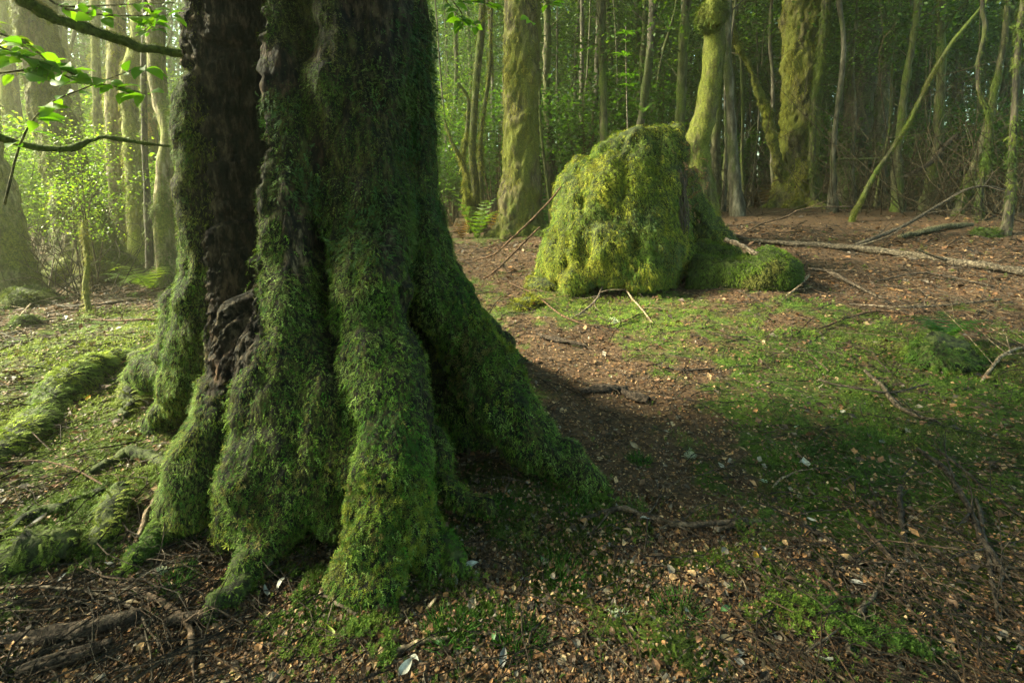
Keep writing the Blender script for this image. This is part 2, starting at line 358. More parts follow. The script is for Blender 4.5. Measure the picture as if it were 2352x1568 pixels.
TREE = thing('ancient_tree', 'huge old mossy tree with a dark rotted hollow and flared roots in the foreground', 'tree', (-.9, 2.7, tz))
TV, TF = remesh(flutes, .0080)
TV = smooth_v(TV, TF, 7, .5)
N = vnormals(TV, TF)
px, py, dep = proj(TV)
def softpoly(px, py, left, right, ys, soft=14):
    """1 inside the band left(y)<x<right(y)"""
    l = np.interp(py, ys, left); r = np.interp(py, ys, right)
    return sstep(-soft, soft, px-l)*sstep(-soft, soft, r-px)
wob = 26*noise(np.stack([px*.012, py*.018, px*0], -1), 5)+14*noise(np.stack([px*.05, py*.05, px*0], -1), 6)
front = sstep(3.0, 2.8, TV[:, 1])
bare = softpoly(px+wob, py, [408, 415, 440, 455, 462, 470, 480], [612, 606, 592, 586, 580, 562, 500], [0, 250, 480, 620, 750, 830, 900])*front*sstep(960, 880, py)
hole = np.clip(1.5*softpoly(px+wob*.5, py, [478, 486, 492, 500, 515, 535], [596, 594, 588, 578, 566, 552], [0, 250, 450, 560, 640, 760], 14), 0, 1)*front*sstep(840, 580, py)
patch = softpoly(px+wob, py, [640, 650, 668, 690], [705, 722, 724, 700], [430, 500, 600, 660], 16)*sstep(400, 440, py)*sstep(680, 640, py)*front
crack = softpoly(px+wob*.5, py, [712, 726, 738, 742, 758], [738, 748, 756, 768, 782], [520, 600, 700, 780, 900], 12)*sstep(480, 540, py)*sstep(930, 860, py)*front
crack2 = softpoly(px+wob*.5, py, [925, 935, 950, 985], [950, 962, 985, 1020], [560, 700, 850, 1000], 14)*sstep(540, 640, py)*front*sstep(1060, 1000, py)
P = TV*1.0
d = fbm(P*np.array([4, 4, 1.8]), 4, 21)*.045+fbm(P*6.5, 3, 20)*.035*sstep(.8, .3, P[:, 2])+fbm(P*np.array([11, 11, 6]), 3, 22)*.026
WP = P+np.stack([noise(P*np.array([3, 3, 4.]), 24), noise(P*np.array([3, 3, 4.]), 25), 0*P[:, 0]], 1)*.035
rid = 1-np.abs(fbm(WP*np.array([22, 22, 4.0]), 4, 23))*2.4
rid2 = 1-np.abs(fbm(WP*np.array([60, 60, 15.0]), 3, 27))*2.2
db = bare*(rid*.042+rid2*.014-.03)-hole*(.24+.09*noise(WP*np.array([14, 14, 1.5]), 29))-crack*.16-crack2*.08+patch*(rid*.018+.004)
d = d-.03*sstep(.35, .7, noise(P*np.array([7, 7, 2.5]), 31))*(1-bare)
DR = unit(np.stack([TV[:, 0]+.88, TV[:, 1]-2.78, 0*TV[:, 0]], 1)); TV = TV+N*(d*(1-.6*bare))[:, None]+DR*(db*(.35+.65*sstep(880, 640, py)))[:, None]
N = vnormals(TV, TF)
# colour multiplier of the bark: rotten wood with painted recess shade, red-brown decay, grey plates
cc = np.ones((len(TV), 3))*.5
red = sstep(.05, .5, fbm(P*np.array([5, 5, 2]), 3, 41))
cc = cc*(1-.55*red[:, None]*np.array([0.0, .45, .65]))
gr = sstep(.1, .6, fbm(P*np.array([9, 9, 4]), 3, 43))[:, None]
cc = cc*(1+gr*np.array([.25, .3, .25]))
cc = cc*(1-.93*hole[:, None])*(1-.6*np.clip(crack+crack2,0,1)[:, None])*(1+.9*patch[:, None])  # hollow and cracks darkened to read as deep shade
mossy = np.clip(1-bare-patch*.85-hole-crack-crack2*.7, 0, 1)
md = sstep(-.5, -.05, fbm(P*np.array([6, 6, 3.2]), 4, 51)+.9*sstep(1.35, .7, P[:, 2])); mb = (mossy*md)[:, None]
cc = cc*(1-mossy[:, None]*.25)*(1-mb)+mb*np.array([.30, .40, .15])  # mossed bark darkened so gaps between fronds read as shade
# ---- moss coat: thousands of drooping fronds, patches of different species
def mosscoat(V, F, n, w, size, cols, seed, parent, org, mat='moss', down=1.0, lift=.45, tm=FR, cscale=4.5, szvar=.35, name='moss', off=.0, lateral=.8, extra=None, deep=.0):
    rs = np.random.RandomState(seed)
    p, nr = sample(V, F, n, w, rs)
    g = np.array([0, 0, -1.])-nr*(-nr[:, 2:3]); gl = np.linalg.norm(g, axis=1, keepdims=True)
    rd = rs.randn(n, 3); rd = unit(rd-nr*(rd*nr).sum(1, keepdims=True))
    X = unit(g*down*np.minimum(1, gl*1.5)/np.maximum(gl, .05)+rd*lateral*rs.rand(n, 1)+1e-4)
    lf = lift*(.4+1.2*rs.rand(n, 1))
    Z = unit(nr-X*lf); X = unit(X+nr*lf)
    big = 1+.55*fbm(p*2.1, 2, seed+3)
    s = size*np.clip(big, .45, 1.8)*(1+szvar*rs.randn(n)).clip(.4, 1.9)
    col = palette(p, cols, cscale, seed+1, n, rs, .30)
    if extra is not None: col = extra(p, nr, col, rs)
    k = rs.randint(0, len(tm), n); parts = []
    for i, (tv, tf) in enumerate(tm):
        q = k == i
        parts.append(stamp(tv, tf, (p+nr*(off+deep*rs.rand(n, 1)**1.5))[q]-org, X[q], Z[q], s[q], col[q]))
    V2, F2, c2 = join(parts)
    return mesh(name, V2, F2, c2, M[mat], parent)
MOSSC = [(.03, .075, .012), (.06, .125, .014), (.11, .175, .022), (.05, .10, .013), (.19, .235, .07), (.12, .165, .022), (.05, .12, .012), (.13, .115, .03), (.035, .085, .014), (.15, .195, .03)]
org = np.array([-.9, 2.7, tz])
zz = TV[:, 2]
vis = np.where(TV[:, 1] < 3.05, 1.0, .35)*np.where(zz > 3.0, .12, 1)*sstep(-.05, .02, zz-hgt(TV[:, 0], TV[:, 1])+.04)
wm = mossy**1.5*vis*(.06+.94*md)
upper = sstep(.7, 1.4, zz)
def trunkcol(p, nr, col, rs):
    z = p[:, 2]; u = sstep(.75, 1.7, z)[:, None]
    # thin brown-olive feather moss above, thick pale green mats on the flare below
    col = col*np.array([.88, 1.03, .85]); return col*(1-u)*1.08+u*col*np.array([1.0, .98, .9])
mosscoat(TV, TF, 170000, wm*(1-.55*upper), .0115, MOSSC, 61, TREE, org, extra=trunkcol, lift=.7, lateral=1.6, tm=FRW, deep=.012, szvar=.25)
mosscoat(TV, TF, 9000, wm*(1-.8*upper), .017, MOSSC, 60, TREE, org, extra=trunkcol, lift=.6, lateral=1.3, tm=FRW, off=.006, deep=.010, szvar=.25)
mosscoat(TV, TF, 130000, wm*(.3+.7*upper), .0115, [(.05, .08, .014), (.075, .11, .018), (.045, .085, .014), (.12, .125, .03), (.10, .085, .03), (.06, .06, .018), (.035, .07, .016)], 62, TREE, org, extra=trunkcol, lift=.6, lateral=1.6, tm=FRW, deep=.010, szvar=.25)
# dense upright cushions on the front toes, and blue-green lumps high on the bole
toe = np.exp(-(((px-890)/130)**2+((py-1190)/120)**2))+.8*np.exp(-(((px-570)/60)**2+((py-1180)/80)**2))+.6*np.exp(-(((px-870)/90)**2+((py-1340)/80)**2))+.45*np.exp(-(((px-1110)/110)**2+((py-760)/120)**2))
mosscoat(TV, TF, 7000, np.clip(toe, 0, 1)*sstep(2.7, 2.4, TV[:, 1]), .020, [(.10, .14, .014), (.15, .17, .02), (.07, .12, .015), (.12, .10, .03)], 63, TREE, org, tm=ST, lift=2.2, lateral=1.0, szvar=.25)
lump = sum(np.exp(-(((px-x)/r)**2+((py-y)/(r*1.1))**2)) for x, y, r in [(905, 200, 60), (950, 60, 45), (975, 240, 40), (960, 330, 55), (985, 440, 45), (880, 510, 70), (960, 530, 55), (640, 260, 30), (690, 420, 45), (980, 140, 35), (820, 560, 45)])
mosscoat(TV, TF, 14000, np.clip(lump, 0, 1)*sstep(3.0, 2.8, TV[:, 1]), .019, [(.03, .075, .022), (.045, .09, .028), (.06, .10, .022)], 64, TREE, org, lift=1.0, lateral=1.6, tm=FR, off=.012)
# edge curtain on the sunlit rim of the hollow
rim = sstep(30, 8, np.abs(px-np.interp(py, [0, 250, 500, 750, 900, 960], [418, 418, 425, 425, 400, 360])))*sstep(2.5, 2.45, -TV[:, 1]+5)
mosscoat(TV, TF, 24000, np.clip(softpoly(px+wob*.6, py, [395, 398, 408, 402, 340], [446, 456, 466, 474, 474], [0, 300, 600, 800, 950], 10), 0, 1)*sstep(3.3, 3.1, TV[:, 1])*np.where(zz > 2.7, .1, 1), .011, [(.11, .12, .02), (.15, .16, .025), (.08, .10, .02)], 65, TREE, org, lift=.45, lateral=1.0)
# flakes of loose bark standing off the rotten wood
rs = np.random.RandomState(71)
p, nr = sample(TV, TF, 900, np.clip(bare+patch, 0, 1)*(1-.7*hole), rs)
nf = len(p); X = np.tile([0, 0, -1.], (nf, 1))+rs.randn(nf, 3)*.12
bx = np.array([[0, -.18, 0], [0, .16, .02], [.35, .22, .05], [.7, .14, .07], [1, .03, .10], [.66, -.2, .07], [.3, -.22, .04]]); bf = np.array([[0, 1, 2], [0, 2, 6], [6, 2, 3], [6, 3, 5], [5, 3, 4]])
bcol = np.array([(.045, .034, .026), (.08, .068, .055), (.10, .058, .035), (.025, .02, .016), (.085, .085, .07)])[rs.randint(0, 5, nf)]*(.5+.6*rs.rand(nf, 1))
V2, F2, c2 = stamp(bx, bf, p-org+nr*.004, X, nr, np.stack([.015+.055*rs.rand(nf)**2, .006+.016*rs.rand(nf), .010+.02*rs.rand(nf)], 1), bcol)
V2, F2, c2 = join([(TV-org, TF, cc), (V2, F2, c2*8*(1-.75*np.repeat(np.interp(proj(p)[0], [480, 510, 580, 600], [0, 1, 1, 0])*(proj(p)[1] < 760), 7)[:, None]))]); mesh('trunk', V2, F2, c2, M['old'], TREE, True)  # flakes in the hollow carry the same painted shade
# long surface root running off through the moss, its own piece
def root(rows, seed, label=None, nm=1700, sz=.04, cols=None):
    rows = np.array(rows, float); q = at(rows[:, 0], rows[:, 1], rows[:, 2])
    q[:, 2] += np.where(rows[:, 3] < .07, rows[:, 3]*.9+.008, 0)
    V, F = tube(np.concatenate([q, rows[:, 3:4]], 1), 44, 12, 5.0 if len(rows) > 4 else 2.5, seed, .02)
    Fq = F[0]; Vn = V
    r_ = mesh('root', V-org, F, np.full((len(V), 3), .7), M['under'], TREE, True)
    if label: r_['label'] = label
    mosscoat(Vn, Fq, nm, None, sz, cols or [(.09, .13, .018), (.13, .16, .02), (.06, .10, .015)], seed+1, r_, org, lift=.6, lateral=1.1, name='root_moss')
    r_.children[0].parent = r_
    return r_
def rooty(rows, dz=0.0):
    out = []
    for x, y, r in rows:
        g = g1(x, y); out.append((x, y, g[1]+dz, r))
    return out
root(rooty([(395, 800, .10), (330, 835, .10), (270, 838, .10), (200, 868, .12), (130, 930, .12), (60, 1000, .10), (-20, 1060, .09), (-140, 1140, .05)]), 81, nm=9000, sz=.034, cols=[(.15, .21, .022), (.19, .24, .025), (.10, .16, .018), (.08, .13, .018)])
root(rooty([(350, 835, .07), (318, 875, .06), (300, 930, .045), (288, 965, .02)]), 84, nm=1300, sz=.032)
root(rooty([(400, 1095, .025), (350, 1060, .02), (300, 1050, .03), (240, 1085, .02), (180, 1110, .012)]), 85, nm=330, sz=.022)
root(rooty([(280, 1140, .03), (265, 1190, .035), (235, 1250, .03), (215, 1280, .015)]), 86, nm=420, sz=.026)
root(rooty([(255, 1135, .02), (180, 1165, .03), (100, 1195, .03), (20, 1240, .02), (-40, 1270, .015)]), 87, nm=520, sz=.026)
root(rooty([(170, 1285, .04), (110, 1290, .06), (60, 1300, .06), (20, 1330, .03)]), 88, nm=700, sz=.028)
root(rooty([(575, 1300, .05), (545, 1365, .035), (500, 1410, .025), (470, 1440, .012)]), 181, nm=2200, sz=.013, cols=MOSSC[:4]+MOSSC[6:7])
root(rooty([(385, 1225, .045), (330, 1290, .03), (290, 1320, .018), (250, 1335, .009)]), 184, nm=2200, sz=.013, cols=MOSSC[:4]+MOSSC[6:7])
root(rooty([(990, 1270, .05), (1040, 1310, .035), (1075, 1330, .015)]), 185, nm=2200, sz=.013, cols=MOSSC[:4]+MOSSC[6:7])
# two boughs leaving the bole at its sunlit edge
def bough(rows, seed, n, nm, sz):
    rows = np.array(rows, float); q = at(rows[:, 0], rows[:, 1], rows[:, 2])
    V, F = tube(np.concatenate([q, rows[:, 3:4]], 1), n, 10, 18.0, seed, .006)
    b = mesh('branch', V-org, F, None, M['bough'], TREE, True)
    nn = vnormals(V, F[0]); w = .12+np.clip(nn[:, 2], 0, 1)**1.2
    mosscoat(V, F[0], nm, w, sz, [(.06, .09, .012), (.09, .12, .015), (.10, .10, .03)], seed+1, b, org, lift=1.1, lateral=1.6, tm=FRS, name='branch_moss')
bough([(450, 122, 2.62, .016), (400, 118, 2.55, .018), (330, 108, 2.5, .018), (260, 88, 2.42, .021), (190, 62, 2.35, .023), (120, 38, 2.28, .024), (70, 8, 2.2, .026), (30, -40, 2.12, .027), (-60, -120, 2.0, .03)], 91, 60, 3000, .011)
bough([(450, 322, 2.72, .006), (400, 334, 2.7, .007), (320, 326, 2.65, .008), (240, 314, 2.6, .010), (205, 322, 2.55, .012), (175, 338, 2.5, .014), (130, 343, 2.45, .015), (60, 333, 2.4, .015), (0, 316, 2.3, .017), (-90, 285, 2.2, .02)], 93, 60, 1200, .010)

# ================================================================== THE STUMP
sorg = g1(1430, 655); so = sorg.copy()
YB = 6.35
st = [
    ptube([(1450, 325, 6.55, .26), (1440, 380, 6.5, .46), (1432, 460, 6.45, .62), (1425, 560, 6.4, .70), (1420, 640, 6.4, .72)], sides=20),
    ptube([(1345, 362, 6.45, .17), (1335, 440, 6.35, .27), (1318, 540, 6.2, .31), (1305, 650, 6.1, .32)]),
    ptube([(1400, 332, 6.4, .19), (1400, 420, 6.25, .29), (1392, 540, 6.08, .32), (1385, 655, 5.95, .30)]),
    ptube([(1462, 310, 6.4, .19), (1464, 420, 6.22, .29), (1468, 540, 6.05, .31), (1470, 650, 5.95, .29)]),
    ptube([(1508, 292, 6.4, .15), (1508, 400, 6.3, .25), (1520, 540, 6.12, .25), (1535, 640, 6.0, .22)]),
    ptube([(1540, 292, 6.5, .15), (1545, 400, 6.45, .20), (1555, 520, 6.35, .21), (1560, 640, 6.2, .19)]),
    ptube([(1312, 400, 6.45, .13), (1290, 500, 6.35, .15), (1266, 580, 6.25, .15), (1246, 640, 6.2, .12)]),
    ptube([(1305, 470, 6.5, .22), (1288, 560, 6.4, .20), (1272, 640, 6.3, .18)]),
    ptube([(1330, 600, 6.05, .2), (1322, 650, 5.9, .2), (1330, 674, 5.78, .10)]),
    ptube([(1560, 400, 6.7, .2), (1590, 480, 6.7, .2), (1630, 545, 6.65, .2), (1675, 585, 6.6, .17), (1720, 600, 6.55, .1)]),
]
STUMP = thing('tree_stump', 'tall broken stump wholly wrapped in bright yellow-green moss in the middle of the clearing', 'stump', sorg)
SV, SF = remesh(st, .024); SV = smooth_v(SV, SF, 26, .5); N = vnormals(SV, SF)
spx, spy, _ = proj(SV)
SV = SV+N*(fbm(SV*np.array([2.2, 2.2, 1.1]), 4, 101)*.09+fbm(SV*np.array([6, 6, 1.8]), 4, 103, .6)*.045+fbm(SV*np.array([15, 15, 8]), 3, 102)*.03)[:, None]
gap = sum(np.exp(-(((spx-x)/a)**2+((spy-y)/b)**2)) for x, y, a, b in [(1568, 500, 8, 45), (1272, 545, 9, 35), (1460, 560, 12, 22), (1300, 600, 8, 20), (1572, 630, 10, 30), (1430, 445, 8, 12), (1340, 470, 8, 14)])
SV = SV-N*(np.clip(gap, 0, 1)*.10)[:, None]
mesh('stump_wood', SV-so, SF, np.full((len(SV), 3), .8), M['under'], STUMP, True)
SC = [(.14, .18, .015), (.18, .21, .018), (.25, .25, .024), (.22, .24, .02), (.27, .25, .036), (.12, .18, .02), (.10, .165, .024)]
ws = (1-.7*np.clip(gap, 0, 1))*np.where(SV[:, 1] < 6.9, 1, .4)
mosscoat(SV, SF, 150000, ws, .0155, SC, 111, STUMP, so, lift=.7, lateral=1.3, tm=FRS, cscale=3.2, deep=.014, szvar=.25)
mosscoat(SV, SF, 22000, ws*sstep(-.1, .35, fbm(SV*np.array([2.6, 2.6, 1.6]), 3, 115)), .021, [(.08, .14, .02), (.12, .18, .025), (.16, .21, .05), (.10, .16, .02)], 112, STUMP, so, lift=1.0, lateral=1.6, tm=FRW, off=.012, cscale=3)
mosscoat(SV, SF, 16000, ws*(.1+sstep(-.2, .3, fbm(SV*np.array([3.4, 3.4, 1.6]), 3, 117))), .036, SC+[(.07, .12, .018), (.09, .13, .05)], 116, STUMP, so, lift=.55, lateral=1.2, tm=FRW+FRS, off=.004, deep=.02, cscale=3.2, szvar=.3)
wl = sum(np.exp(-(((spx-x)/a)**2+((spy-y)/b)**2)) for x, y, a, b in [(1345, 375, 20, 22), (1480, 345, 30, 22), (1455, 420, 22, 60), (1500, 470, 25, 60), (1400, 530, 40, 20), (1410, 365, 22, 18), (1450, 480, 25, 40)])
mosscoat(SV, SF, 1500, np.clip(wl, 0, 1)*(SV[:, 1] < 6.8), 0.017, [(.12, .18, .07), (.09, .15, .05), (.16, .21, .10)], 113, STUMP, so, lift=1.3, lateral=1.6, tm=FR, off=.015, name='pale_lichen')
# hanging dead fern and rootlets in the cleft
rs = np.random.RandomState(5); pp = []; rr = []
for i in range(50):
    a = at(1562+rs.randn()*12, 385+rs.rand()*120, 6.12+rs.rand()*.1); L = .15+.5*rs.rand()
    pp.append(crom([a, a+[rs.randn()*.03, -.05, -L*.5], a+[rs.randn()*.06, -.05+rs.randn()*.03, -L]], 6)); rr.append(np.linspace(.006, .003, 6))
RL = tubes(np.array(pp)-so, np.array(rr), 3)
rs = np.random.RandomState(6); nl = 70
a = at(1580+rs.randn(nl)*18, 410+rs.randn(nl)*40, 6.15+.12*rs.rand(nl))
V2, F2, c2 = stamp(*FRS[0], a-so, rs.randn(nl, 3)*[1, .5, 1]+[0, 0, -.6], rs.randn(nl, 3)+[0, -1, .4], .06+.06*rs.rand(nl), np.tile([.16, .075, .035], (nl, 1))*(.5+rs.rand(nl, 1)))
V2, F2, c2 = join([(V2, F2, c2), (RL[0], RL[1], (.07, .045, .03))]); tag(mesh('dead_fronds', V2, F2, c2, M['litter'], STUMP), kind='stuff')
# the mossy log lying against the stump
ml = [ptube([(1590, 628, 6.1, .22), (1660, 636, 5.95, .23), (1720, 636, 5.85, .24)]), ptube([(1700, 634, 5.9, .22), (1755, 626, 5.8, .27), (1800, 632, 5.8, .24), (1832, 648, 5.8, .12)]), ptube([(1600, 580, 6.4, .18), (1680, 600, 6.2, .2)])]
MO = thing('mossy_log', 'short fat rotten log under thick green moss lying against the stump', 'log', g1(1720, 672)); mo = np.array(MO.location)
LV, LF = remesh(ml, .02); LV = smooth_v(LV, LF, 6); N = vnormals(LV, LF); LV = LV+N*(fbm(LV*3.0, 3, 121)*.07)[:, None]
mesh('log_wood', LV-mo, LF, np.full((len(LV), 3), .8), M['under'], MO, True)
mosscoat(LV, LF, 26000, None, .025, [(.045, .085, .012), (.07, .12, .013), (.10, .15, .016), (.13, .13, .03)], 122, MO, mo, lift=1.1, lateral=1.2, tm=FRS, cscale=2.5)

def main_crown():
    rs = np.random.RandomState(77); pa, ra, tp = [], [], []
    for i in range(26):
        a = i*2.4
        if math.cos(a) > .35: continue  # limbs on this side omitted to let sky light in
        z = 5.0+4.2*rs.rand(); b = np.array([-.75, 2.6, min(z, 8.5)]); L = 1.6+2.6*rs.rand(); d = np.array([math.cos(a), math.sin(a), .25+.3*rs.rand()]); e = b+d*L
        q = crom([b, b*.5+e*.5+rs.randn(3)*.2, e], 8); pa.append(q); ra.append(np.linspace(.07, .01, 8)); tp += list(q[3:])
        for j in range(3):
            s_ = q[rs.randint(3, 7)]; d2 = unit(d+rs.randn(3)*.8)*L*.4; pa.append(crom([s_, s_+d2*.5, s_+d2], 8)); ra.append(np.linspace(.02, .004, 8)); tp += [s_+d2*.6, s_+d2]
    for k in range(84):  # extra leafy limbs added above the view to shade the ground
        e = np.array([-4.2+4.4*rs.rand(), 1.0+3.6*rs.rand(), 4.5+1.6*rs.rand()]); b = np.array([-.8, 2.6, 4.6+.8*rs.rand()]); q = crom([b, b*.5+e*.5+[0, 0, .35], e], 8); pa.append(q); ra.append(np.linspace(.05, .008, 8)); tp += [q[5], q[6], e, e+rs.randn(3)*.3, e+rs.randn(3)*.3]
    V, F = tubes(np.array(pa), np.array(ra), 5)
    V0, F0 = tube([(-.85, 2.62, 5.1, .42), (-.8, 2.6, 6.5, .33), (-.75, 2.6, 9.2, .12)], 20, 12)
    lv, lf, lc = leafcloud(np.array(tp), .45, 52000, .10, [(.030, .065, .012), (.045, .09, .015), (.06, .11, .02)], 78)
    v, f, c_ = join([(V-org, F, (.05, .045, .03)), (V0-org, F0, (.05, .045, .03)), (lv-org, lf, lc)]); mesh('crown', v, f, c_, M['canopy'], TREE)
# ================================================================== FOREST
def leafcloud(centers, spread, n, size, cols, seed, tmpl=DIAM, flat=.6, cj=.25):
    rs = np.random.RandomState(seed); c = np.asarray(centers, float); k = rs.randint(0, len(c), n)
    sp = np.asarray(spread, float)*np.ones(len(c))
    p = c[k]+rs.randn(n, 3)*sp[k][:, None]*[1, 1, .55]
    X = rs.randn(n, 3)*[1, 1, .5]+[0, 0, -.25]; Z = rs.randn(n, 3)*flat+[0, 0, 1]
    tone = rs.rand(len(c), 1)*.5+.75
    col = np.asarray(cols)[rs.randint(0, len(cols), n)]*(1+cj*rs.randn(n, 1)).clip(.5, 1.7)*tone[k]
    return stamp(*tmpl, p, X, Z, size*(.6+.8*rs.rand(n)), col)
def limbs(z0, z1, n, L, r, seed, spine=None, up=.5):
    """side limbs along a trunk; returns paths, radii and tips"""
    rs = np.random.RandomState(seed); pa, ra, tips = [], [], []
    for i in range(n):
        z = z0+(z1-z0)*(i+rs.rand())/n; a = rs.rand()*6.283; l = L*(.5+.8*rs.rand())
        b = np.array([0, 0, z]) if spine is None else np.array([np.interp(z, spine[:, 2], spine[:, 0]), np.interp(z, spine[:, 2], spine[:, 1]), z])
        d = np.array([math.cos(a), math.sin(a), up*rs.uniform(.2, 1.4)]); e = b+d*l; m = b+d*l*.5+rs.randn(3)*.12*l
        q = crom([b, m, e], 7); pa.append(q); ra.append(np.linspace(r*(.6+.6*rs.rand()), .004, 7)); tips += [q[3], q[4], q[5], q[6]]
        for j in range(2):
            s = q[2+j*2]; d2 = unit(d+rs.randn(3)*.7)*l*.5; pa.append(crom([s, s+d2*.5+rs.randn(3)*.05, s+d2], 7)); ra.append(np.linspace(r*.35, .003, 7)); tips.append(s+d2)
    return np.array(pa), np.array(ra), np.array(tips)
GL = [(.030, .065, .012), (.045, .09, .015), (.06, .11, .02), (.035, .075, .02)]      # evergreen
GY = [(.10, .16, .02), (.14, .21, .025), (.08, .14, .02)]                               # young bright leaves
main_crown()
# ---- trunk and crown variants for the many slender trees (meshes shared by the copies)
def slender_trunk(seed, H, r0, lean=0.0, twist=.25, mat='greybark', low=1):
    rs = np.random.RandomState(seed)
    z = np.linspace(-.25, H, 9); x = np.cumsum(rs.randn(9))*twist*.35; x -= x[0]; y = np.cumsum(rs.randn(9))*twist*.35; y -= y[0]
    x = x+lean*z; rr = r0*(1-.62*np.linspace(0, 1, 9))*(1+.9*np.exp(-np.maximum(z, 0)/.22))
    V, F = tube(np.stack([x, y, z, rr], 1), 60, 9, 5.0, seed, .012)
    sp = np.stack([x, y, z], 1); parts = [(V, F, (1, 1, 1))]
    pa, ra, tp = limbs(.8, H*.5, 5*low, .5, r0*.16, seed+1, sp, .8)
    v, f = tubes(pa, ra, 4); parts.append((v, f, (1, 1, 1)))
    # shaggy moss scraps up the bole
    return join(parts)+(sp,)
def crown(seed, sp, z0, z1, n, nl, size, cols, spread=.45, L=1.5, tw=True):
    pa, ra, tp = limbs(z0, z1, n, L, .018, seed, sp, .45)
    v, f = tubes(pa, ra, 4)
    lv, lf, lc = leafcloud(tp, spread, nl, size, cols, seed+1)
    return (v, f), (lv, lf, lc)
VAR = []
for i, (H, r0, ln, tw, mat) in enumerate([(13, .075, .02, .25, 'greybark'), (14, .10, -.02, .2, 'greenbark'), (12, .05, .0, .35, 'greybark'), (15, .13, .01, .2, 'greenbark'), (11, .045, .05, .5, 'greenbark'), (13, .085, -.04, .4, 'darkbark'), (12, .035, .02, .3, 'greybark')]):
    V, F, c, sp = slender_trunk(200+i, H, r0, ln, tw, mat, 2 if i % 2 else 1)
    tm_ = mesh('trunk', V, F, None, M[mat], None, True); C.objects.unlink(tm_)
    (bv, bf), (lv, lf, lc) = crown(300+i, sp, 3.2+.4*(i % 3), H, 20, 5200, .085, GL+GY[:1], .5, 1.5)
    cv = mesh('crown', *join([(bv, bf, (.06, .05, .035)), (lv, lf, lc)]), M['canopy']); C.objects.unlink(cv)
    VAR.append((tm_, cv))
def slender(x, y, var, s, rz, label, group, crown_on=True, name='slender_tree'):
    z = float(hgt(np.array([x]), np.array([y]))[0])
    t = thing(name, label, 'tree', (x, y, z), group); t.scale = (s,)*3; t.rotation_euler = (0, 0, rz)
    for q, src in enumerate(VAR[var]):
        if q == 1 and not crown_on: continue
        c = src.copy(); C.objects.link(c); c.parent = t
    return t
# ---- hand-placed trees -------------------------------------------------
def tree_from(rows, name, label, n, nm, sz, mat, cols, seed, ztop=13.0, rt=None, base=None, sides=18, wob=2.2, roots=None, crownn=16, crownl=6000, dx=0, dy=0, z0=5.5, wfun=None, vox=None, cat='tree', ccols=None, lift=.6, leafy=1.0):
    rows = np.array(rows, float)
    p = np.concatenate([at(rows[:, 0], rows[:, 1], rows[:, 2]), rows[:, 3:4]], 1)
    if p[0, 2] < p[-1, 2]: p = p[::-1]
    zb = float(hgt(np.array([p[-1, 0]]), np.array([p[-1, 1]]))[0])
    b = p[-1].copy(); b[2] = zb-.15; b[3] = p[-1, 3]*1.05
    if p[-1, 2] > zb-.1: p = np.concatenate([p, [b]])
    if ztop:
        t = p[0].copy(); k = ztop-t[2]; t[0] += dx*k; t[1] += dy*k; t[2] = ztop; t[3] = rt or p[0, 3]*.45
        m1 = p[0]*.6+t*.4; m2 = p[0]*.3+t*.7; p = np.concatenate([[t, m2, m1], p])
    org = np.array([p[-1, 0], p[-1, 1], zb]); T = thing(name, label, cat, org)
    parts = [tube(p, n, sides, 0, seed, .01)]
    for rt_ in (roots or []): parts.append(tube(np.array(rt_), 14, 10, 0, seed, 0))
    if vox:
        V, F = remesh(parts, vox); V = smooth_v(V, F, 4)
    else:
        V, Fl, _ = join([(v, f, (0, 0, 0)) for v, f in parts]); F = [f for f in Fl if f.shape[1] == 4][0]
        N = vnormals(V, F)
    N = vnormals(V, F); rmax = p[-1, 3]
    V = V+N*(fbm(V*np.array([wob*2, wob*2, wob]), 4, seed+1)*.10*rmax+fbm(V*np.array([wob*7, wob*7, wob*2.5]), 3, seed+9)*.07*rmax)[:, None]
    if vox: mesh('trunk', V-org, F, None, M[mat], T, True)
    else: mesh('trunk', V-org, Fl, None, M[mat], T, True)
    low = (V[:, 2] < 7.0)*1.0
    w = low*(.15+sstep(-.25, .35, fbm(V*np.array([2.4, 2.4, 1.2]), 3, seed+2)))
    if wfun: w = w*wfun(V)
    if nm: mosscoat(V, F, nm, w, sz, cols, seed+3, T, org, lift=lift, lateral=.9, tm=FRS, cscale=1.6)
    if ztop and crownl:
        sp = p[::-1][:, :3]-org
        (bv, bf), (lv, lf, lc) = crown(seed+5, sp, z0, ztop-zb, crownn, crownl, .09, ccols or GL, .55, 2.4)
        mesh('crown', *join([(bv, bf, (.05, .045, .03)), (lv, lf, lc)]), M['canopy'], T)
    return T, p
def spur(x, y, dxs, L, r, h):
    """buttress root from a trunk foot: list of control rows"""
    out = []
    for a in dxs:
        c, s = math.cos(a), math.sin(a); q = []
        for t in (0, .35, .7, 1):
            X = x+c*L*t; Y = y+s*L*t; z = float(hgt(np.array([X]), np.array([Y]))[0])
            q.append((X, Y, z+h*(1-t)**1.8-.03, r*(1-.65*t)))
        out.append(q)
    return out
YM = [(.135, .145, .015), (.18, .18, .02), (.11, .13, .015), (.21, .20, .03), (.14, .13, .025)]
GM = [(.055, .085, .013), (.08, .11, .016), (.10, .12, .02), (.045, .07, .012)]
def foot(px, py, Y):
    q = at(px, py, Y); return float(q[0]), float(q[1])
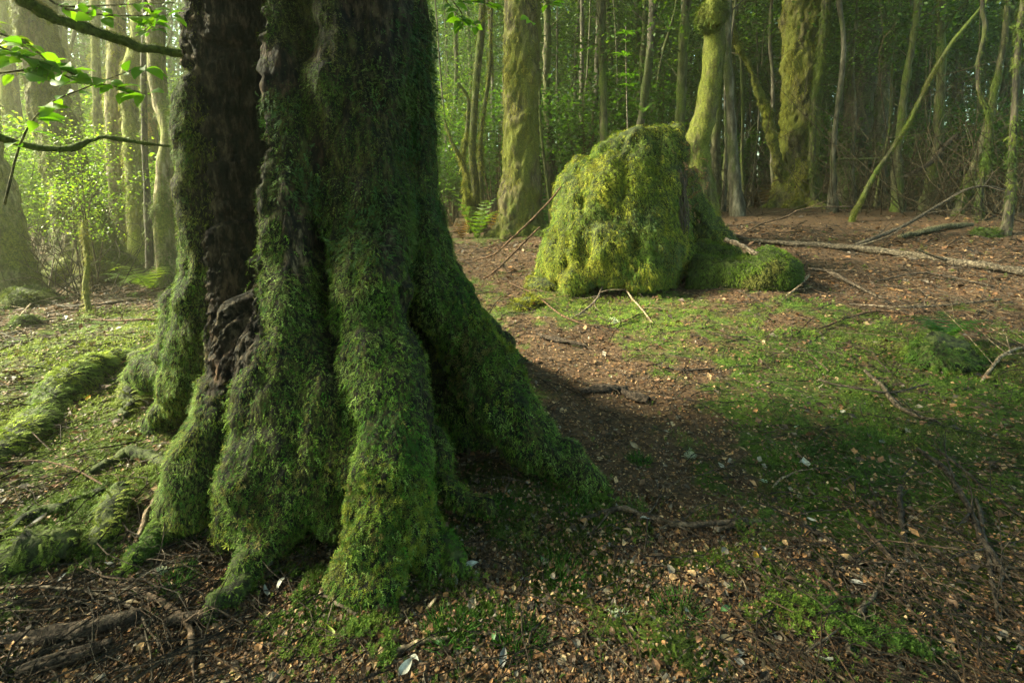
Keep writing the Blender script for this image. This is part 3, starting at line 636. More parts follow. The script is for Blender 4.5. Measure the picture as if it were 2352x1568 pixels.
# the tall one left of the stump
x, y = foot(1192, 535, 11.2)
tree_from([(1199, 0, 11.0, .37), (1198, 200, 11.05, .375), (1197, 380, 11.1, .39), (1193, 470, 11.15, .45), (1192, 530, 11.2, .52)], 'mossy_tree', 'tall thick shaggy-mossed tree with a bright mossy foot standing behind and beside the stump', 120, 34000, .034, 'mossbark', YM+GM[:1], 400, 14, .22, crownl=2500, z0=8.5, roots=spur(x, y, (3.4, 4.3, 5.4, 0, 1.6), .8, .26, .55), vox=.04, wfun=lambda V: .45+.9*sstep(.15, -.25, (V[:, 0]-x)/.4)+1.2*sstep(1.3, .4, V[:, 2]))
# leaning one with the burl, rising behind the stump
T, p = tree_from([(1648, -40, 8.0, .135), (1641, 60, 8.0, .14), (1637, 170, 8.0, .155), (1618, 270, 8.0, .17), (1600, 340, 8.0, .19), (1606, 420, 8.0, .22), (1615, 520, 8.0, .24)], 'leaning_tree', 'crooked mossy trunk with a burl near the top bending up behind the stump', 110, 15000, .028, 'mossbark', YM[:3]+GM, 420, 12, .06, sides=16, crownl=3500, z0=6)
bq = at(1636, 36, 7.95); V, F = tube([(bq[0], bq[1], bq[2]-.20, .06), (bq[0]-.02, bq[1]-.04, bq[2]-.08, .17), (bq[0], bq[1]-.03, bq[2]+.06, .175), (bq[0]+.02, bq[1], bq[2]+.22, .10)], 20, 16)
V = V+vnormals(V, F[0])*(fbm(V*5, 3, 3)*.05)[:, None]; to = np.array(T.location)
bu = mesh('burl', V-to, F, None, M['mossbark'], T, True); mosscoat(V, F[0], 1300, None, .06, GM, 431, bu, to, lift=1.0, tm=FRS, name='burl_moss')
# the big pale-mossed one to the right with a side stem
x, y = foot(1835, 488, 13.2)
def armtube(rows): rows = np.array(rows, float); return np.concatenate([at(rows[:, 0], rows[:, 1], rows[:, 2]), rows[:, 3:4]], 1)
arm = armtube([(1830, 455, 13.2, .18), (1800, 410, 13.1, .16), (1785, 370, 13.0, .13), (1765, 270, 12.9, .11), (1740, 200, 12.8, .09), (1712, 130, 12.8, .08), (1670, 62, 12.7, .07), (1640, 10, 12.7, .05), (1600, -60, 12.7, .03)])
tree_from([(1846, 0, 13.2, .44), (1842, 120, 13.2, .45), (1838, 260, 13.2, .42), (1834, 360, 13.2, .44), (1830, 430, 13.2, .54), (1826, 480, 13.2, .66)], 'twin_stemmed_tree', 'stout golden-mossed tree with a thin second stem forking off low at its side', 120, 36000, .036, 'mossbark', YM+[(.20, .19, .025), (.16, .16, .02)], 440, 15, .25, roots=spur(x, y, (3.3, 4.0, 4.7, 5.6, .2), 1.1, .28, .55)+[arm], vox=.04, wfun=lambda V: .5+.8*sstep(.2, -.3, (V[:, 0]-x)/.5)+.6*sstep(2.0, .8, V[:, 2]))
tree_from([(1898, 0, 12.6, .10), (1882, 160, 12.6, .09), (1868, 280, 12.6, .08), (1866, 390, 12.6, .07), (1868, 470, 12.5, .08), (1862, 535, 12.4, .10)], 'wispy_tree', 'thin mossy stem standing right against the stout golden-mossed tree', 90, 2600, .085, 'greenbark', GM, 460, 11, .03, sides=9, crownl=2600, z0=5)
# dark trunks further right
tree_from([(2003, 0, 15.5, .33), (1985, 120, 15.5, .34), (1968, 280, 15.5, .37), (1955, 400, 15.5, .42), (1945, 466, 15.5, .5)], 'dark_tree', 'dark leaning trunk draped in ivy-like moss behind the long leaning mossy pole', 90, 6000, .085, 'darkbark', [(.03, .055, .015), (.05, .075, .018), (.07, .09, .025)], 480, 14, .18, crownl=6000)
tree_from([(2045, 0, 16.5, .19), (2035, 150, 16.5, .19), (2022, 300, 16.5, .20), (2018, 440, 16.5, .22)], 'patchy_tree', 'straight grey trunk with pale lichen patches just beyond the dark leaning trunk', 80, 2500, .09, 'greybark', GM, 490, 14, .1, crownl=4500)
tree_from([(2185, -40, 10.6, .10), (2080, 110, 10.5, .085), (2020, 330, 10.3, .075)], 'x', 'x', 4, 0, .05, 'greybark', GM, 1, None) if False else None
# the long mossy pole leaning across
T, p = tree_from([(2345, -90, 8.9, .02), (2250, 20, 9.0, .025), (2165, 130, 9.1, .03), (2118, 220, 9.2, .034), (2082, 290, 9.2, .034), (2010, 400, 9.3, .038), (1968, 480, 9.35, .045), (1946, 530, 9.4, .06)], 'leaning_pole', 'long thin mossy dead pole leaning diagonally to the upper corner over brown litter', 110, 7000, .022, 'greenbark', [(.06, .085, .013), (.09, .11, .016), (.12, .13, .02)], 500, None, sides=10, cat='dead tree', lift=1.1)
tree_from([(2256, -40, 8.6, .03), (2262, 60, 8.6, .03), (2250, 130, 8.6, .03), (2248, 200, 8.6, .032), (2272, 262, 8.6, .035), (2270, 340, 8.7, .045), (2252, 440, 8.7, .05), (2248, 525, 8.7, .07)], 'crooked_tree', 'thin dark crooked tree bare above and mossy below near the lifted grey bough', 100, 2600, .05, 'darkbark', GM, 520, 10, .02, sides=9, crownl=2200, z0=5.5, wfun=lambda V: sstep(3.6, 2.4, V[:, 2])+.08)
tree_from([(2310, 60, 9.6, .05), (2290, 180, 9.6, .055), (2265, 300, 9.6, .055), (2230, 400, 9.6, .06), (2205, 470, 9.5, .075), (2185, 520, 9.4, .10)], 'slanting_tree', 'slim green-mossed trunk slanting behind the thin dark crooked tree', 90, 3000, .055, 'greenbark', GM, 540, 10, .03, sides=9, crownl=2500, z0=5)
tree_from([(2345, 40, 7.6, .035), (2330, 220, 7.6, .04), (2322, 380, 7.6, .045), (2318, 480, 7.5, .055), (2305, 560, 7.4, .08)], 'slim_tree', 'slim mossy trunk at the very edge of the clearing beyond the fallen birch-like log', 80, 2000, .05, 'darkbark', GM, 560, 10, .03, sides=9, crownl=2000, z0=5)
tree_from([(1862, 330, 12.0, .035), (1880, 410, 12.0, .045), (1868, 470, 12, .05), (1862, 520, 12, .06)], 'x', 'x', 4, 0, .05, 'greybark', GM, 1, None) if False else None
# yellow-mossed clump of thin stems left of the tall tree
for i, rows in enumerate([
    [(1108, 0, 12.4, .07), (1100, 120, 12.4, .085), (1088, 260, 12.4, .085), (1085, 360, 12.4, .09), (1092, 440, 12.4, .10), (1090, 500, 12.4, .12)],
    [(1050, 190, 12.0, .03), (1075, 225, 12.1, .04), (1072, 300, 12.2, .045), (1062, 370, 12.2, .05), (1076, 440, 12.2, .055), (1082, 505, 12.2, .07)],
    [(1020, 275, 11.7, .02), (1040, 330, 11.8, .035), (1068, 385, 12, .045), (1072, 450, 12.1, .05), (1078, 508, 12.1, .06)],
    [(1128, 60, 12.8, .04), (1122, 180, 12.8, .045), (1106, 300, 12.8, .05), (1104, 420, 12.8, .055), (1112, 500, 12.8, .07)]]):
    tree_from(rows, 'yellow_moss_tree', ['straightest stem of the yellow-mossed clump beside the big foreground tree', 'twisting stem of the yellow-mossed clump, elbowed near its top', 'short bowed stem of the yellow-mossed clump arching toward the big foreground tree', 'greyish stem of the yellow-mossed clump nearest the tall shaggy tree'][i], 80, 2600 if i == 0 else 1500, .08, 'greenbark', YM, 600+i*10, 12 if i in (0, 3) else None, .04, sides=9, crownl=3000, ccols=GL+GY)
# ---- sunlit side beyond the big tree
x, y = foot(215, 620, 8.6)
tree_from([(70, -40, 8.8, .25), (95, 120, 8.8, .27), (110, 230, 8.75, .29), (150, 370, 8.7, .31), (185, 500, 8.65, .37), (212, 610, 8.6, .50)], 'leaning_mossy_tree', 'broad leaning trunk with a wide flared mossy foot standing in the sunlit haze', 110, 17000, .05, 'mossbark', GM+YM[:2], 640, 13, .16, dx=-.05, roots=spur(x, y, (5.2, 5.9, .2, 3.6, 4.4), 1.0, .24, .8), vox=.035, crownl=1300, z0=9.0)
x, y = foot(15, 665, 6.9)
tree_from([(-95, 40, 7.0, .21), (-70, 200, 7.0, .21), (-30, 400, 6.95, .24), (0, 540, 6.9, .28), (12, 660, 6.85, .37)], 'edge_tree', 'shadowed grey-green trunk with a flared foot cut by the edge of the picture', 90, 7000, .045, 'sunbark', [(.05, .07, .015), (.08, .10, .02), (.04, .06, .015)], 660, 11, .1, dx=-.04, roots=spur(x, y, (5.6, .1, 4.6, 3.4), .65, .18, .6), vox=.025, crownl=1300, z0=9.0)
tree_from([(268, 40, 11.0, .15), (262, 200, 11, .15), (264, 330, 11, .155), (270, 450, 11, .165), (285, 540, 11, .19), (310, 605, 11, .22)], 'brown_tree', 'smooth brownish trunk curving at its foot between two sunlit mossy trunks', 80, 3000, .075, 'palebark', YM, 680, 13, .08, crownl=1300, ccols=GL+GY, wfun=lambda V: .25+.5*(fbm(V, 2, 4) > 0), z0=9.0)
tree_from([(325, 50, 10.6, .15), (300, 160, 10.6, .15), (296, 230, 10.6, .155), (305, 330, 10.6, .16), (312, 450, 10.6, .175), (325, 602, 10.6, .24)], 'kinked_tree', 'yellow-mossed trunk kinked high up just right of the smooth brownish trunk', 90, 5200, .08, 'sunbark', YM, 700, 13, .08, crownl=1300, ccols=GL+GY, z0=9.0)
tree_from([(332, -20, 9.6, .045), (330, 200, 9.6, .05), (335, 400, 9.6, .055), (344, 615, 9.5, .075)], 'dark_sapling', 'thin dark straight sapling beside the kinked yellow-mossed trunk', 70, 500, .06, 'darkbark', GM, 720, 11, .02, sides=8, crownl=1300, ccols=GL+GY, z0=9.0)
x, y = foot(388, 655, 7.4)
T, p = tree_from([(357, -20, 7.6, .11), (358, 100, 7.6, .11), (366, 220, 7.6, .115), (388, 300, 7.55, .10), (378, 380, 7.5, .115), (372, 470, 7.45, .12), (378, 560, 7.4, .125), (392, 655, 7.4, .15)], 'lichen_tree', 'lichen-spotted trunk with an elbow close beside the rim of the big foreground tree', 100, 3600, .055, 'palebark', GM+[(.17, .18, .08)], 740, 12, .05, sides=12, crownl=1300, ccols=GL+GY, z0=9.0)
tree_from([(190, 505, 5.6, .010), (196, 560, 5.6, .018), (203, 600, 5.6, .02), (198, 650, 5.6, .026)], 'mossy_snag', 'short thin mossy snag standing upright in front of the broad leaning trunk', 30, 900, .03, 'sunbark', YM, 760, None, sides=8, cat='dead stem', lift=1.2)
for i, (rows, lab) in enumerate([
    ([(8, 0, 13, .12), (12, 180, 13, .12), (25, 330, 13, .13), (45, 600, 13, .16)], 'pale upright trunk at the sunlit edge beyond the shadowed grey-green trunk'),
    ([(355, 10, 12.6, .15), (350, 190, 12.6, .15), (346, 330, 12.6, .15), (358, 590, 12.6, .18)], 'rusty orange-brown trunk showing between thin sapling and lichen-spotted trunk'),
    ([(215, -10, 13.5, .10), (222, 200, 13.5, .10), (232, 400, 13.5, .11), (240, 590, 13.5, .13)], 'slim sunlit trunk just left of the smooth brownish trunk'),
    ([(130, 40, 14, .10), (170, 210, 14, .11), (175, 260, 14, .12), (240, 590, 14, .15)], 'slanting grey trunk seen past the broad leaning trunk')]):
    tree_from(rows, 'sunlit_tree', lab, 60, 1800, .085, 'mossbark' if i == 1 else 'sunbark', YM if i != 1 else [(.20, .12, .03), (.16, .10, .03)], 780+i*10, 13, .06, sides=10, crownl=1500, ccols=GL+GY, z0=8.5)
# ---- slender trees standing behind, in rows of thirds of the wood
rs = np.random.RandomState(21)
spots = []
hand = [(1265, 9.8+4, 3), (1250, 15, 2), (1322, 14, 0), (1333, 15.5, 6), (1348, 13, 0), (1382, 12.5, 1), (1300, 17, 2), (1462, 17, 1), (1475, 13.5, 4), (1520, 18, 3), (1560, 16, 2), (1400, 16, 6), (1425, 20, 0), (1662, 12, 6), (1690, 18, 2), (1720, 16, 6), (1925, 18, 0), (2090, 18, 5), (2130, 15, 6), (2165, 20, 5), (1140, 17, 0), (1020, 16, 6), (1045, 19, 1), (1150, 15, 2)]
for X, Y, v in hand:
    q = at(X, 470, Y); spots.append((float(q[0]), Y, v, 1.0))
tries = 0
def incorr(X, Y, tx, ty, w):
    dx, dy = -math.sin(R(86)), math.cos(R(86)); u = (X-tx)*dx+(Y-ty)*dy; v = abs((X-tx)*dy-(Y-ty)*dx); return u > .5 and u < 16 and v < w
CORR = [(.05, 11.1, .8), (6.7, 13.1, .9), (1.3, 6.3, 1.2), (1.8, 8, .6), (-3, 4.5, .6), (-5.2, 8.6, .7), (-4.4, 10.8, .6)]
while len(spots) < 290 and tries < 16000:
    tries += 1
    Y = 10.5+32*rs.rand()**(.9 if tries % 2 else 1.5); a = rs.uniform(-.98, .98) if tries % 3 else rs.uniform(-.02, .6); X = a*Y*1.02
    if a < -.35 and Y < 12.5 and rs.rand() < .8: continue
    if abs(a) > .9 and Y < 12: continue
    pq = float(proj(np.array([[X, Y, 1.5]]))[0][0])
    if (1755 < pq < 1915 and Y < 14.5) or (1120 < pq < 1255 and Y < 12.5) or (1575 < pq < 1680 and Y < 13): continue
    if any(incorr(X, Y, *q) for q in CORR) and rs.rand() < .85: continue
    if all((X-s[0])**2+(Y-s[1])**2 > (.55+.012*Y)**2 for s in spots): spots.append((X, Y, rs.randint(0, 7), rs.uniform(.8, 1.35)))
def zone(px, Y):
    far = 'deep in the wood' if Y > 24 else 'mid-wood' if Y > 15.5 else 'near the clearing'
    for lim, nm in [(120, 'beyond the shadowed edge trunk'), (300, 'behind the broad leaning trunk'), (420, 'behind the lichen-spotted trunk'), (1000, 'screened by the big tree'), (1165, 'around the yellow-mossed clump of stems'), (1300, 'just past the tall shaggy-mossed tree'), (1450, 'above the sloping shoulder of the stump'), (1600, 'above the flat top of the stump'), (1790, 'between burled trunk and golden tree'), (1950, 'behind the stout golden-mossed tree'), (2120, 'behind the dark ivy-draped trunk')]:
        if px < lim: return nm, far
    return 'behind the crooked trees', far
KN = ['grey slender trunk', 'straight green-tinged trunk', 'thin bare grey stem', 'thicker green-mossed trunk', 'thin swaying mossy stem', 'dark crooked trunk', 'hair-thin pale stem']
for i, (X, Y, v, s) in enumerate(spots):
    pxx = float(proj(np.array([[X, Y, 1.0]]))[0][0]); nm, far = zone(pxx, Y)
    if nm.startswith('screened') and Y > 14 and i % 3: continue
    slender(X, Y, v, s, rs.rand()*6.28, KN[v]+' '+nm+', '+far, KN[v]+'s '+nm+' '+far, crown_on=not (X < -3 and (Y < 17 or i % 3)) and not (i < len(hand) and Y < 16.5 and i % 4) and not (any(incorr(X, Y, a_, b_, w_+1.4) for a_, b_, w_ in CORR)))
# ---- unseen trees added outside the frame so their crowns shade the foreground
for i, (X, Y, v, s) in enumerate([(-6.5, .9, 3, 1.0), (-8.0, 1.3, 1, 1.0), (-7.2, -.6, 3, 1.1), (-5.4, .9, 1, .8), (-9.5, .3, 3, 1.1), (-10.8, 1.5, 3, 1.0), (-4.4, .2, 3, .9), (-12, 1.0, 3, 1.1), (-9, -3, 1, 1.1), (-6, -3, 5, 1), (9.5, 2.5, 3, 1.1), (2.5, -3, 1, 1.1), (-2, -4, 3, 1), (-3.8, -2.0, 5, 1.0), (-12.5, -.8, 5, 1.1)]+[(float(8.5*math.sin(a)*k), float(-8.5*math.cos(a)*k), 3, 1.0) for a in np.linspace(-1.35, .75, 10) for k in (.62, 1.05)]+[(11, 4.5, 3, 1.0), (12.5, 7, 1, 1.0)]):
    slender(X, Y, v, s, i*1.3, 'unseen tree added outside the view to shade the clearing', 'unseen trees added to shade the clearing')

# closed canopy added overhead to shade the right of the wood
rs = np.random.RandomState(88); n = 900; cx_ = rs.uniform(-6, 28, n); cy_ = rs.uniform(9.5, 48, n); cz_ = rs.uniform(8.2, 13, n)
ok = np.array([not incorr(a, b, 6.7, 13.1, 1.3) for a, b in zip(cx_, cy_)]) & (fbm(np.stack([cx_, cy_, cz_], 1)*.25, 2, 89) > -.35)&~((cx_ > -1.5)&(cy_ < 12.5)&(cx_ < 1.5))
V2, F2, c2 = leafcloud(np.stack([cx_, cy_, cz_+hgt(cx_, cy_)], 1)[ok], .75, 30000, .26, GL, 90, DIAM, .7)
tag(mesh('shade_canopy', V2, F2, c2, M['canopy']), 'leafy canopy added high overhead to shade one side of the wood', 'canopy', kind='stuff')
# ---- shrubs, saplings, ferns, far wood
def shrub(name, label, base, H, W, nst, nl, size, cols, seed, z0=.25, group=None, spread=.16, stemc=(.07, .06, .03)):
    rs = np.random.RandomState(seed); base = np.array(base, float); pa, ra, tips = [], [], []
    for i in range(nst):
        a = rs.rand()*6.283; w = W*rs.rand()**.6; e = np.array([math.cos(a)*w, math.sin(a)*w, H*(.55+.45*rs.rand())]); b = np.array([math.cos(a), math.sin(a), 0])*W*.15*rs.rand()-[0, 0, .05]
        m = b*.5+e*.5+rs.randn(3)*.1*W+[0, 0, .1*H]; q = crom([b, m, e], 8); pa.append(q); ra.append(np.linspace(.004+.004*H, .002, 8)); 
        for j in range(3, 8):
            if q[j, 2] > z0*H: tips.append(q[j])
        for k in range(3):
            s = q[rs.randint(3, 7)]; d = unit(rs.randn(3)*[1, 1, .5]+[0, 0, .3])*W*.45; pa.append(crom([s, s+d*.5+rs.randn(3)*.03, s+d], 8)); ra.append(np.linspace(.004, .0015, 8)); tips += [s+d, s+d*.6]
    T = thing(name, label, 'shrub', base, group)
    v, f = tubes(np.array(pa), np.array(ra), 4); mesh('stem', v, f, np.tile(np.array(stemc)*12, (len(v), 1)), M['stick'], T)
    mesh('foliage', *leafcloud(tips, spread, nl, size, cols, seed+1, DIAM, .5), M['leaf'], T)
    return T
def gp(px, py, Y):
    q = at(px, py, Y); return (q[0], q[1], float(hgt(np.array([q[0]]), np.array([q[1]]))[0]))
BRT = [(.12, .19, .02), (.155, .22, .026), (.09, .16, .018), (.18, .225, .035)]
shrub('feathery_shrub', 'airy bright lime shrub of tiny leaves glowing in front of the broad leaning trunk', gp(205, 600, 7.6), 2.7, .9, 10, 3600, .04, BRT, 901, .55)
shrub('feathery_shrub', 'yellow-green bush low behind the shadowed trunk at the picture edge', gp(70, 560, 10.5), 1.9, 1.0, 12, 3600, .05, BRT, 903)
for i, (px, Y, H, W, lab) in enumerate([(40, 11, 3.2, 1.3, 'tall sunlit bush behind the yellow-green bush'), (130, 13, 2.6, 1.4, 'leafy thicket in the haze left of the broad leaning trunk'), (255, 13.5, 2.3, 1.2, 'low sunlit thicket at the foot of the smooth brownish trunk'), (345, 13.8, 2.8, 1.2, 'leafy bush behind the thin dark straight sapling'), (400, 11.5, 2.2, .9, 'leafy bush peeping past the rim of the big foreground tree'), (300, 18, 3.8, 1.8, 'tall hazy thicket deep behind the kinked yellow-mossed trunk'), (180, 19, 3.8, 1.9, 'tall hazy thicket deep behind the airy lime shrub'), (60, 20, 4.2, 2.0, 'tall hazy thicket deep in the sunlit corner of the wood')]):
    shrub('bush', lab, gp(px, 560, Y), H, W, 15, 5200, .06+.002*Y, BRT[:3]+GY, 910+i*3, .12, spread=.22)
for i, (px, Y, H, W, lab) in enumerate([(1035, 15, 2.3, 1.2, 'pale green bush behind the elbowed stem of the yellow-mossed clump'), (1130, 18, 2.8, 1.5, 'hazy bush between the yellow-mossed clump and the tall shaggy tree'), (1285, 16, 2.0, 1.0, 'fine-leaved bush between the tall shaggy tree and the stump'), (1700, 17, 2.4, 1.5, 'dusky bush behind the burled leaning trunk'), (1910, 17.5, 3.0, 1.6, 'dusky bush beside the stout golden-mossed tree'), (2080, 19, 3.2, 1.8, 'dark bush behind the leaning mossy pole'), (2160, 13.5, 2.4, 1.4, 'twiggy dark bush under the leaning mossy pole'), (2290, 12.5, 2.6, 1.3, 'twiggy dark bush behind the thin crooked tree'), (2240, 16.5, 3.4, 1.8, 'tall dark thicket at the shaded side of the wood'), (2340, 10.5, 2.2, 1.0, 'small-leaved bush at the shaded picture edge')]):
    shrub('bush', lab, gp(px, 480, Y), H, W, 18, 5200, .055+.002*Y, GL+GY[2:], 950+i*3, .1, spread=.24)
rsu = np.random.RandomState(1234); UN = []
for k in range(3):
    t_ = shrub('understorey_shrub', 'x', (0, 0, 0), 2.6, 1.0, 14, 3800, .075, GL, 1300+k*7, .15, spread=.28); UN.append(t_)
NEARU = ['near the clearing', 'mid-wood', 'deep in the wood']
pl = 0
for i in range(400):
    if pl >= 36: break
    a_ = rsu.uniform(-.62, .92); Y_ = 12.5+22*rsu.rand(); X_ = a_*Y_
    if any((X_-u)**2+(Y_-v)**2 < 1.4 for u, v in [(0, 11.1), (6.7, 13.1), (7.9, 15.5)]): continue
    z_ = float(hgt(np.array([X_]), np.array([Y_]))[0]); src = UN[pl % 3]; Y_ = Y_; nm, far = zone(float(proj(np.array([[X_, Y_, 1.]]))[0][0]), Y_)
    if pl < 3: o_ = src
    else:
        o_ = src.copy(); C.objects.link(o_)
        for ch in src.children: c_ = ch.copy(); C.objects.link(c_); c_.parent = o_
    o_.location = (X_, Y_, z_); o_.rotation_euler = (0, 0, rsu.rand()*6.28); q_ = rsu.uniform(.6, 1.5); o_.scale = (q_,)*3
    lab = ['loose dark green shrub ', 'tall sparse green shrub ', 'bushy small-leaved shrub '][pl % 3]+nm+', '+far
    tag(o_, lab, 'shrub', lab.replace('shrub', 'shrubs')); pl += 1
LU = [shrub('sunlit_sapling', 'x', (0, 0, 0), 4.5, 1.3, 9, 5200, .085, BRT, 1400+k*5, .2, spread=.3) for k in range(2)]
for k, (px_, Y_, q_, wh) in enumerate([(20, 12, .8, 'beyond the shadowed edge trunk, nearest'), (75, 15, 1.1, 'left behind the broad leaning trunk'), (125, 18, 1.3, 'far behind the broad leaning trunk'), (190, 14, .9, 'just right behind the broad leaning trunk'), (225, 19, 1.4, 'behind the slim sunlit trunk'), (285, 15, 1.1, 'between the brown and the kinked trunk'), (315, 20, 1.5, 'far behind the kinked trunk'), (362, 16, 1.2, 'behind the lichen-spotted trunk'), (400, 19, 1.5, 'beside the rim of the big tree, far back'), (40, 21, 1.5, 'in the farthest sunlit corner'), (150, 24, 1.7, 'deep in the haze behind the broad trunk'), (265, 25, 1.7, 'deep in the haze behind the brown trunk'), (340, 26, 1.8, 'deep in the haze behind the thin dark sapling'), (1030, 20, 1.3, 'far behind the yellow-mossed clump')]):
    src = LU[k % 2]
    if k < 2: o_ = src
    else:
        o_ = src.copy(); C.objects.link(o_)
        for ch in src.children: c_ = ch.copy(); C.objects.link(c_); c_.parent = o_
    o_.location = gp(px_, 560, Y_); o_.rotation_euler = (0, 0, k*1.9); o_.scale = (q_,)*3; tag(o_, 'bright lime leafy sapling '+wh, 'sapling', 'sunlit leafy saplings')
# long whippy dead twigs tangled in the shaded right of the wood
def deadbush(label, base, H, W, n, seed):
    rs = np.random.RandomState(seed); pa, ra = [], []
    for i in range(n):
        b = np.array([rs.randn()*W*.35, rs.randn()*W*.35, -.05]); d = unit(np.array([rs.randn()*.7, rs.randn()*.7, 1.0])); L = H*(.4+.7*rs.rand()); e = b+d*L
        q = crom([b, b*.5+e*.5+rs.randn(3)*.12*L, e], 8); pa.append(q); ra.append(np.linspace(.011, .003, 8))
        for k in range(4):
            s = q[rs.randint(2, 8)]; d2 = unit(rs.randn(3)+[0, 0, .4])*L*.35; pa.append(crom([s, s+d2*.5+rs.randn(3)*.04, s+d2], 8)); ra.append(np.linspace(.005, .002, 8))
    T = thing('dead_shrub', label, 'dead shrub', base); v, f = tubes(np.array(pa), np.array(ra), 4)
    mesh('twigs', v, f, np.tile([.7, .62, .42], (len(v), 1)), M['stick'], T)
for i, (px, Y, H, W, n, lab) in enumerate([(2330, 8.4, 3.6, 1.2, 30, 'tall tangle of bare dark stems at the shaded picture edge'), (2140, 10.2, 4.2, 1.3, 30, 'tall bare whippy shrub left of the thin dark crooked tree'), (2010, 12.5, 4.6, 1.2, 24, 'tall bare twiggy shrub right beside the dark leaning trunk'), (1960, 11.0, 3.2, .8, 14, 'few thin bare stems at the foot of the leaning pole'), (1690, 11.5, 3.4, .9, 14, 'thin bare stems between the burled trunk and the golden tree'), (2290, 9.5, 2.2, 1.0, 26, 'tangle of bare brown stems beside the thin dark crooked tree'), (2180, 11.5, 2.4, 1.2, 26, 'bare twiggy shrub between the leaning pole and the crooked tree'), (2090, 14, 2.4, 1.3, 24, 'bare twiggy shrub behind the leaning mossy pole'), (1925, 14.5, 2.2, .9, 20, 'bare stems bristling between the golden-mossed tree and the dark trunk'), (1715, 13, 1.3, .7, 18, 'bare stems before the side stem of the golden-mossed tree'), (150, 7.0, 1.5, .8, 16, 'bare sunlit stems at the foot of the broad leaning trunk'), (90, 7.8, 1.6, .7, 14, 'bare mossy stems between the shadowed trunk and the broad leaning one')]):
    deadbush(lab, gp(px, 500, Y), H, W, n, 1000+i)
# the sapling with whorls of leaves above the stump
B = at(1441, 300, 8.3); zb = float(hgt(B[:1], B[1:2])[0]); T = thing('whorled_sapling', 'thin upright sapling with whorls of long bright leaves rising behind the stump', 'sapling', (B[0], B[1], zb)); o0 = np.array([B[0], B[1], zb])
st_ = np.concatenate([at(np.array([1437, 1438, 1440, 1441]), np.array([60, 150, 250, 330]), 8.3), [[B[0], B[1], zb]]]); V, F = tube(np.concatenate([st_, np.array([[.006], [.008], [.01], [.011], [.014]])], 1), 24, 6); mesh('stem', V-o0, F, np.full((len(V), 3), 2.0), M['stick'], T, True)
rs = np.random.RandomState(33); LT = t_leaf(.25, .05, .13)
for k, (X, Y_, n, sx) in enumerate([(1436, 72, 10, .19), (1434, 98, 5, .12), (1438, 128, 8, .19), (1440, 178, 8, .20), (1446, 196, 7, .17), (1432, 168, 4, .14), (1455, 180, 5, .15)]):
    c = at(X, Y_, 8.3)+rs.randn(3)*.03; a = np.arange(n)/n*6.283+rs.rand(n)*.5
    Xd = np.stack([np.cos(a), np.sin(a), -.35+.5*rs.randn(n)*.5], 1)
    V2, F2, c2 = stamp(*LT, np.tile(c, (n, 1))-o0, Xd, np.stack([-np.cos(a)*.2, -np.sin(a)*.2, np.ones(n)], 1), sx*(.7+.5*rs.rand(n)), np.tile([.07, .14, .018], (n, 1))*(.7+.6*rs.rand(n, 1)))
    mesh('leaf_whorl', V2, F2, c2, M['leaf'], T)
# leafy twigs hanging in front, broad serrate leaves
LB = t_leaf(.22, .07, .30)
def spray(name, label, paths, nleaf, size, seed, cols=BRT[:3], wid=None, explicit=()):
    rs = np.random.RandomState(seed); P0 = at(*paths[0][0][:3]); T = thing(name, label, 'branch', P0)
    pa = []; ra = []; lp = []; lx = []
    for rows in paths:
        rows = np.array(rows, float); q = crom(at(rows[:, 0], rows[:, 1], rows[:, 2]), 14); pa.append(q); ra.append(np.linspace(.005, .0018, 14))
        n = nleaf
        for i in range(n):
            k = rs.randint(3, 14); lp.append(q[k]); tn = unit(q[min(k+1, 13)]-q[k-1]); lx.append(tn*.5+rs.randn(3)*[.7, .7, .35]+[0, 0, -.45])
    for (X, Y_, D, dx, dy, s) in explicit: pass
    V, F = tubes(np.array(pa)-P0, np.array(ra), 5); mesh('twig', V, F, np.tile([1.5, 1.6, .7], (len(V), 1)), M['stick'], T, True)
    n = len(lp); lx = unit(np.array(lx)); col = np.asarray(cols)[rs.randint(0, len(cols), n)]*(.7+.5*rs.rand(n, 1))
    V2, F2, c2 = stamp(*LB, np.array(lp)-P0+lx*.012, lx, rs.randn(n, 3)*.45+[0, -.35, 1], size*(.6+.6*rs.rand(n)), col)
    mesh('leaves', V2, F2, c2, M['leaf'], T, True); return T
LCOL = [(.10, .22, .016), (.13, .26, .02), (.08, .18, .018), (.16, .28, .025)]  # leaf greens brightened in place of the sun blocked from the corner twigs
spray('leafy_branch', 'broad-leaved green twig hanging before the two boughs in the sunlit corner', [[(-60, 60, 2.0), (60, 100, 2.05), (150, 175, 2.1), (250, 195, 2.1), (335, 215, 2.1)], [(10, 470, 2.0), (50, 320, 2.05), (110, 240, 2.1), (200, 200, 2.1), (330, 150, 2.15)], [(-40, 90, 1.95), (30, 120, 2.0), (90, 140, 2.0), (160, 165, 2.05)], [(-30, 170, 2.0), (60, 160, 2.0), (130, 150, 2.05), (190, 185, 2.05)]], 26, .08, 41, LCOL)
spray('leafy_branch', 'green leafy twig along the top edge above the mossy bough', [[(70, -40, 2.1), (130, 10, 2.1), (190, 14, 2.15), (280, 10, 2.15), (400, 6, 2.2)], [(150, 20, 2.1), (220, 32, 2.1), (310, 36, 2.1), (390, 34, 2.15)], [(320, -20, 2.2), (350, 30, 2.2), (345, 60, 2.2), (330, 70, 2.2)]], 20, .066, 43, LCOL)
spray('leafy_branch', 'yellow sunlit twig at the upper corner behind the broad-leaved twig', [[(-60, 20, 2.8), (-10, 60, 2.8), (30, 90, 2.8), (60, 105, 2.85)], [(-50, 120, 2.8), (0, 100, 2.8), (40, 85, 2.8)]], 14, .085, 44, BRT)
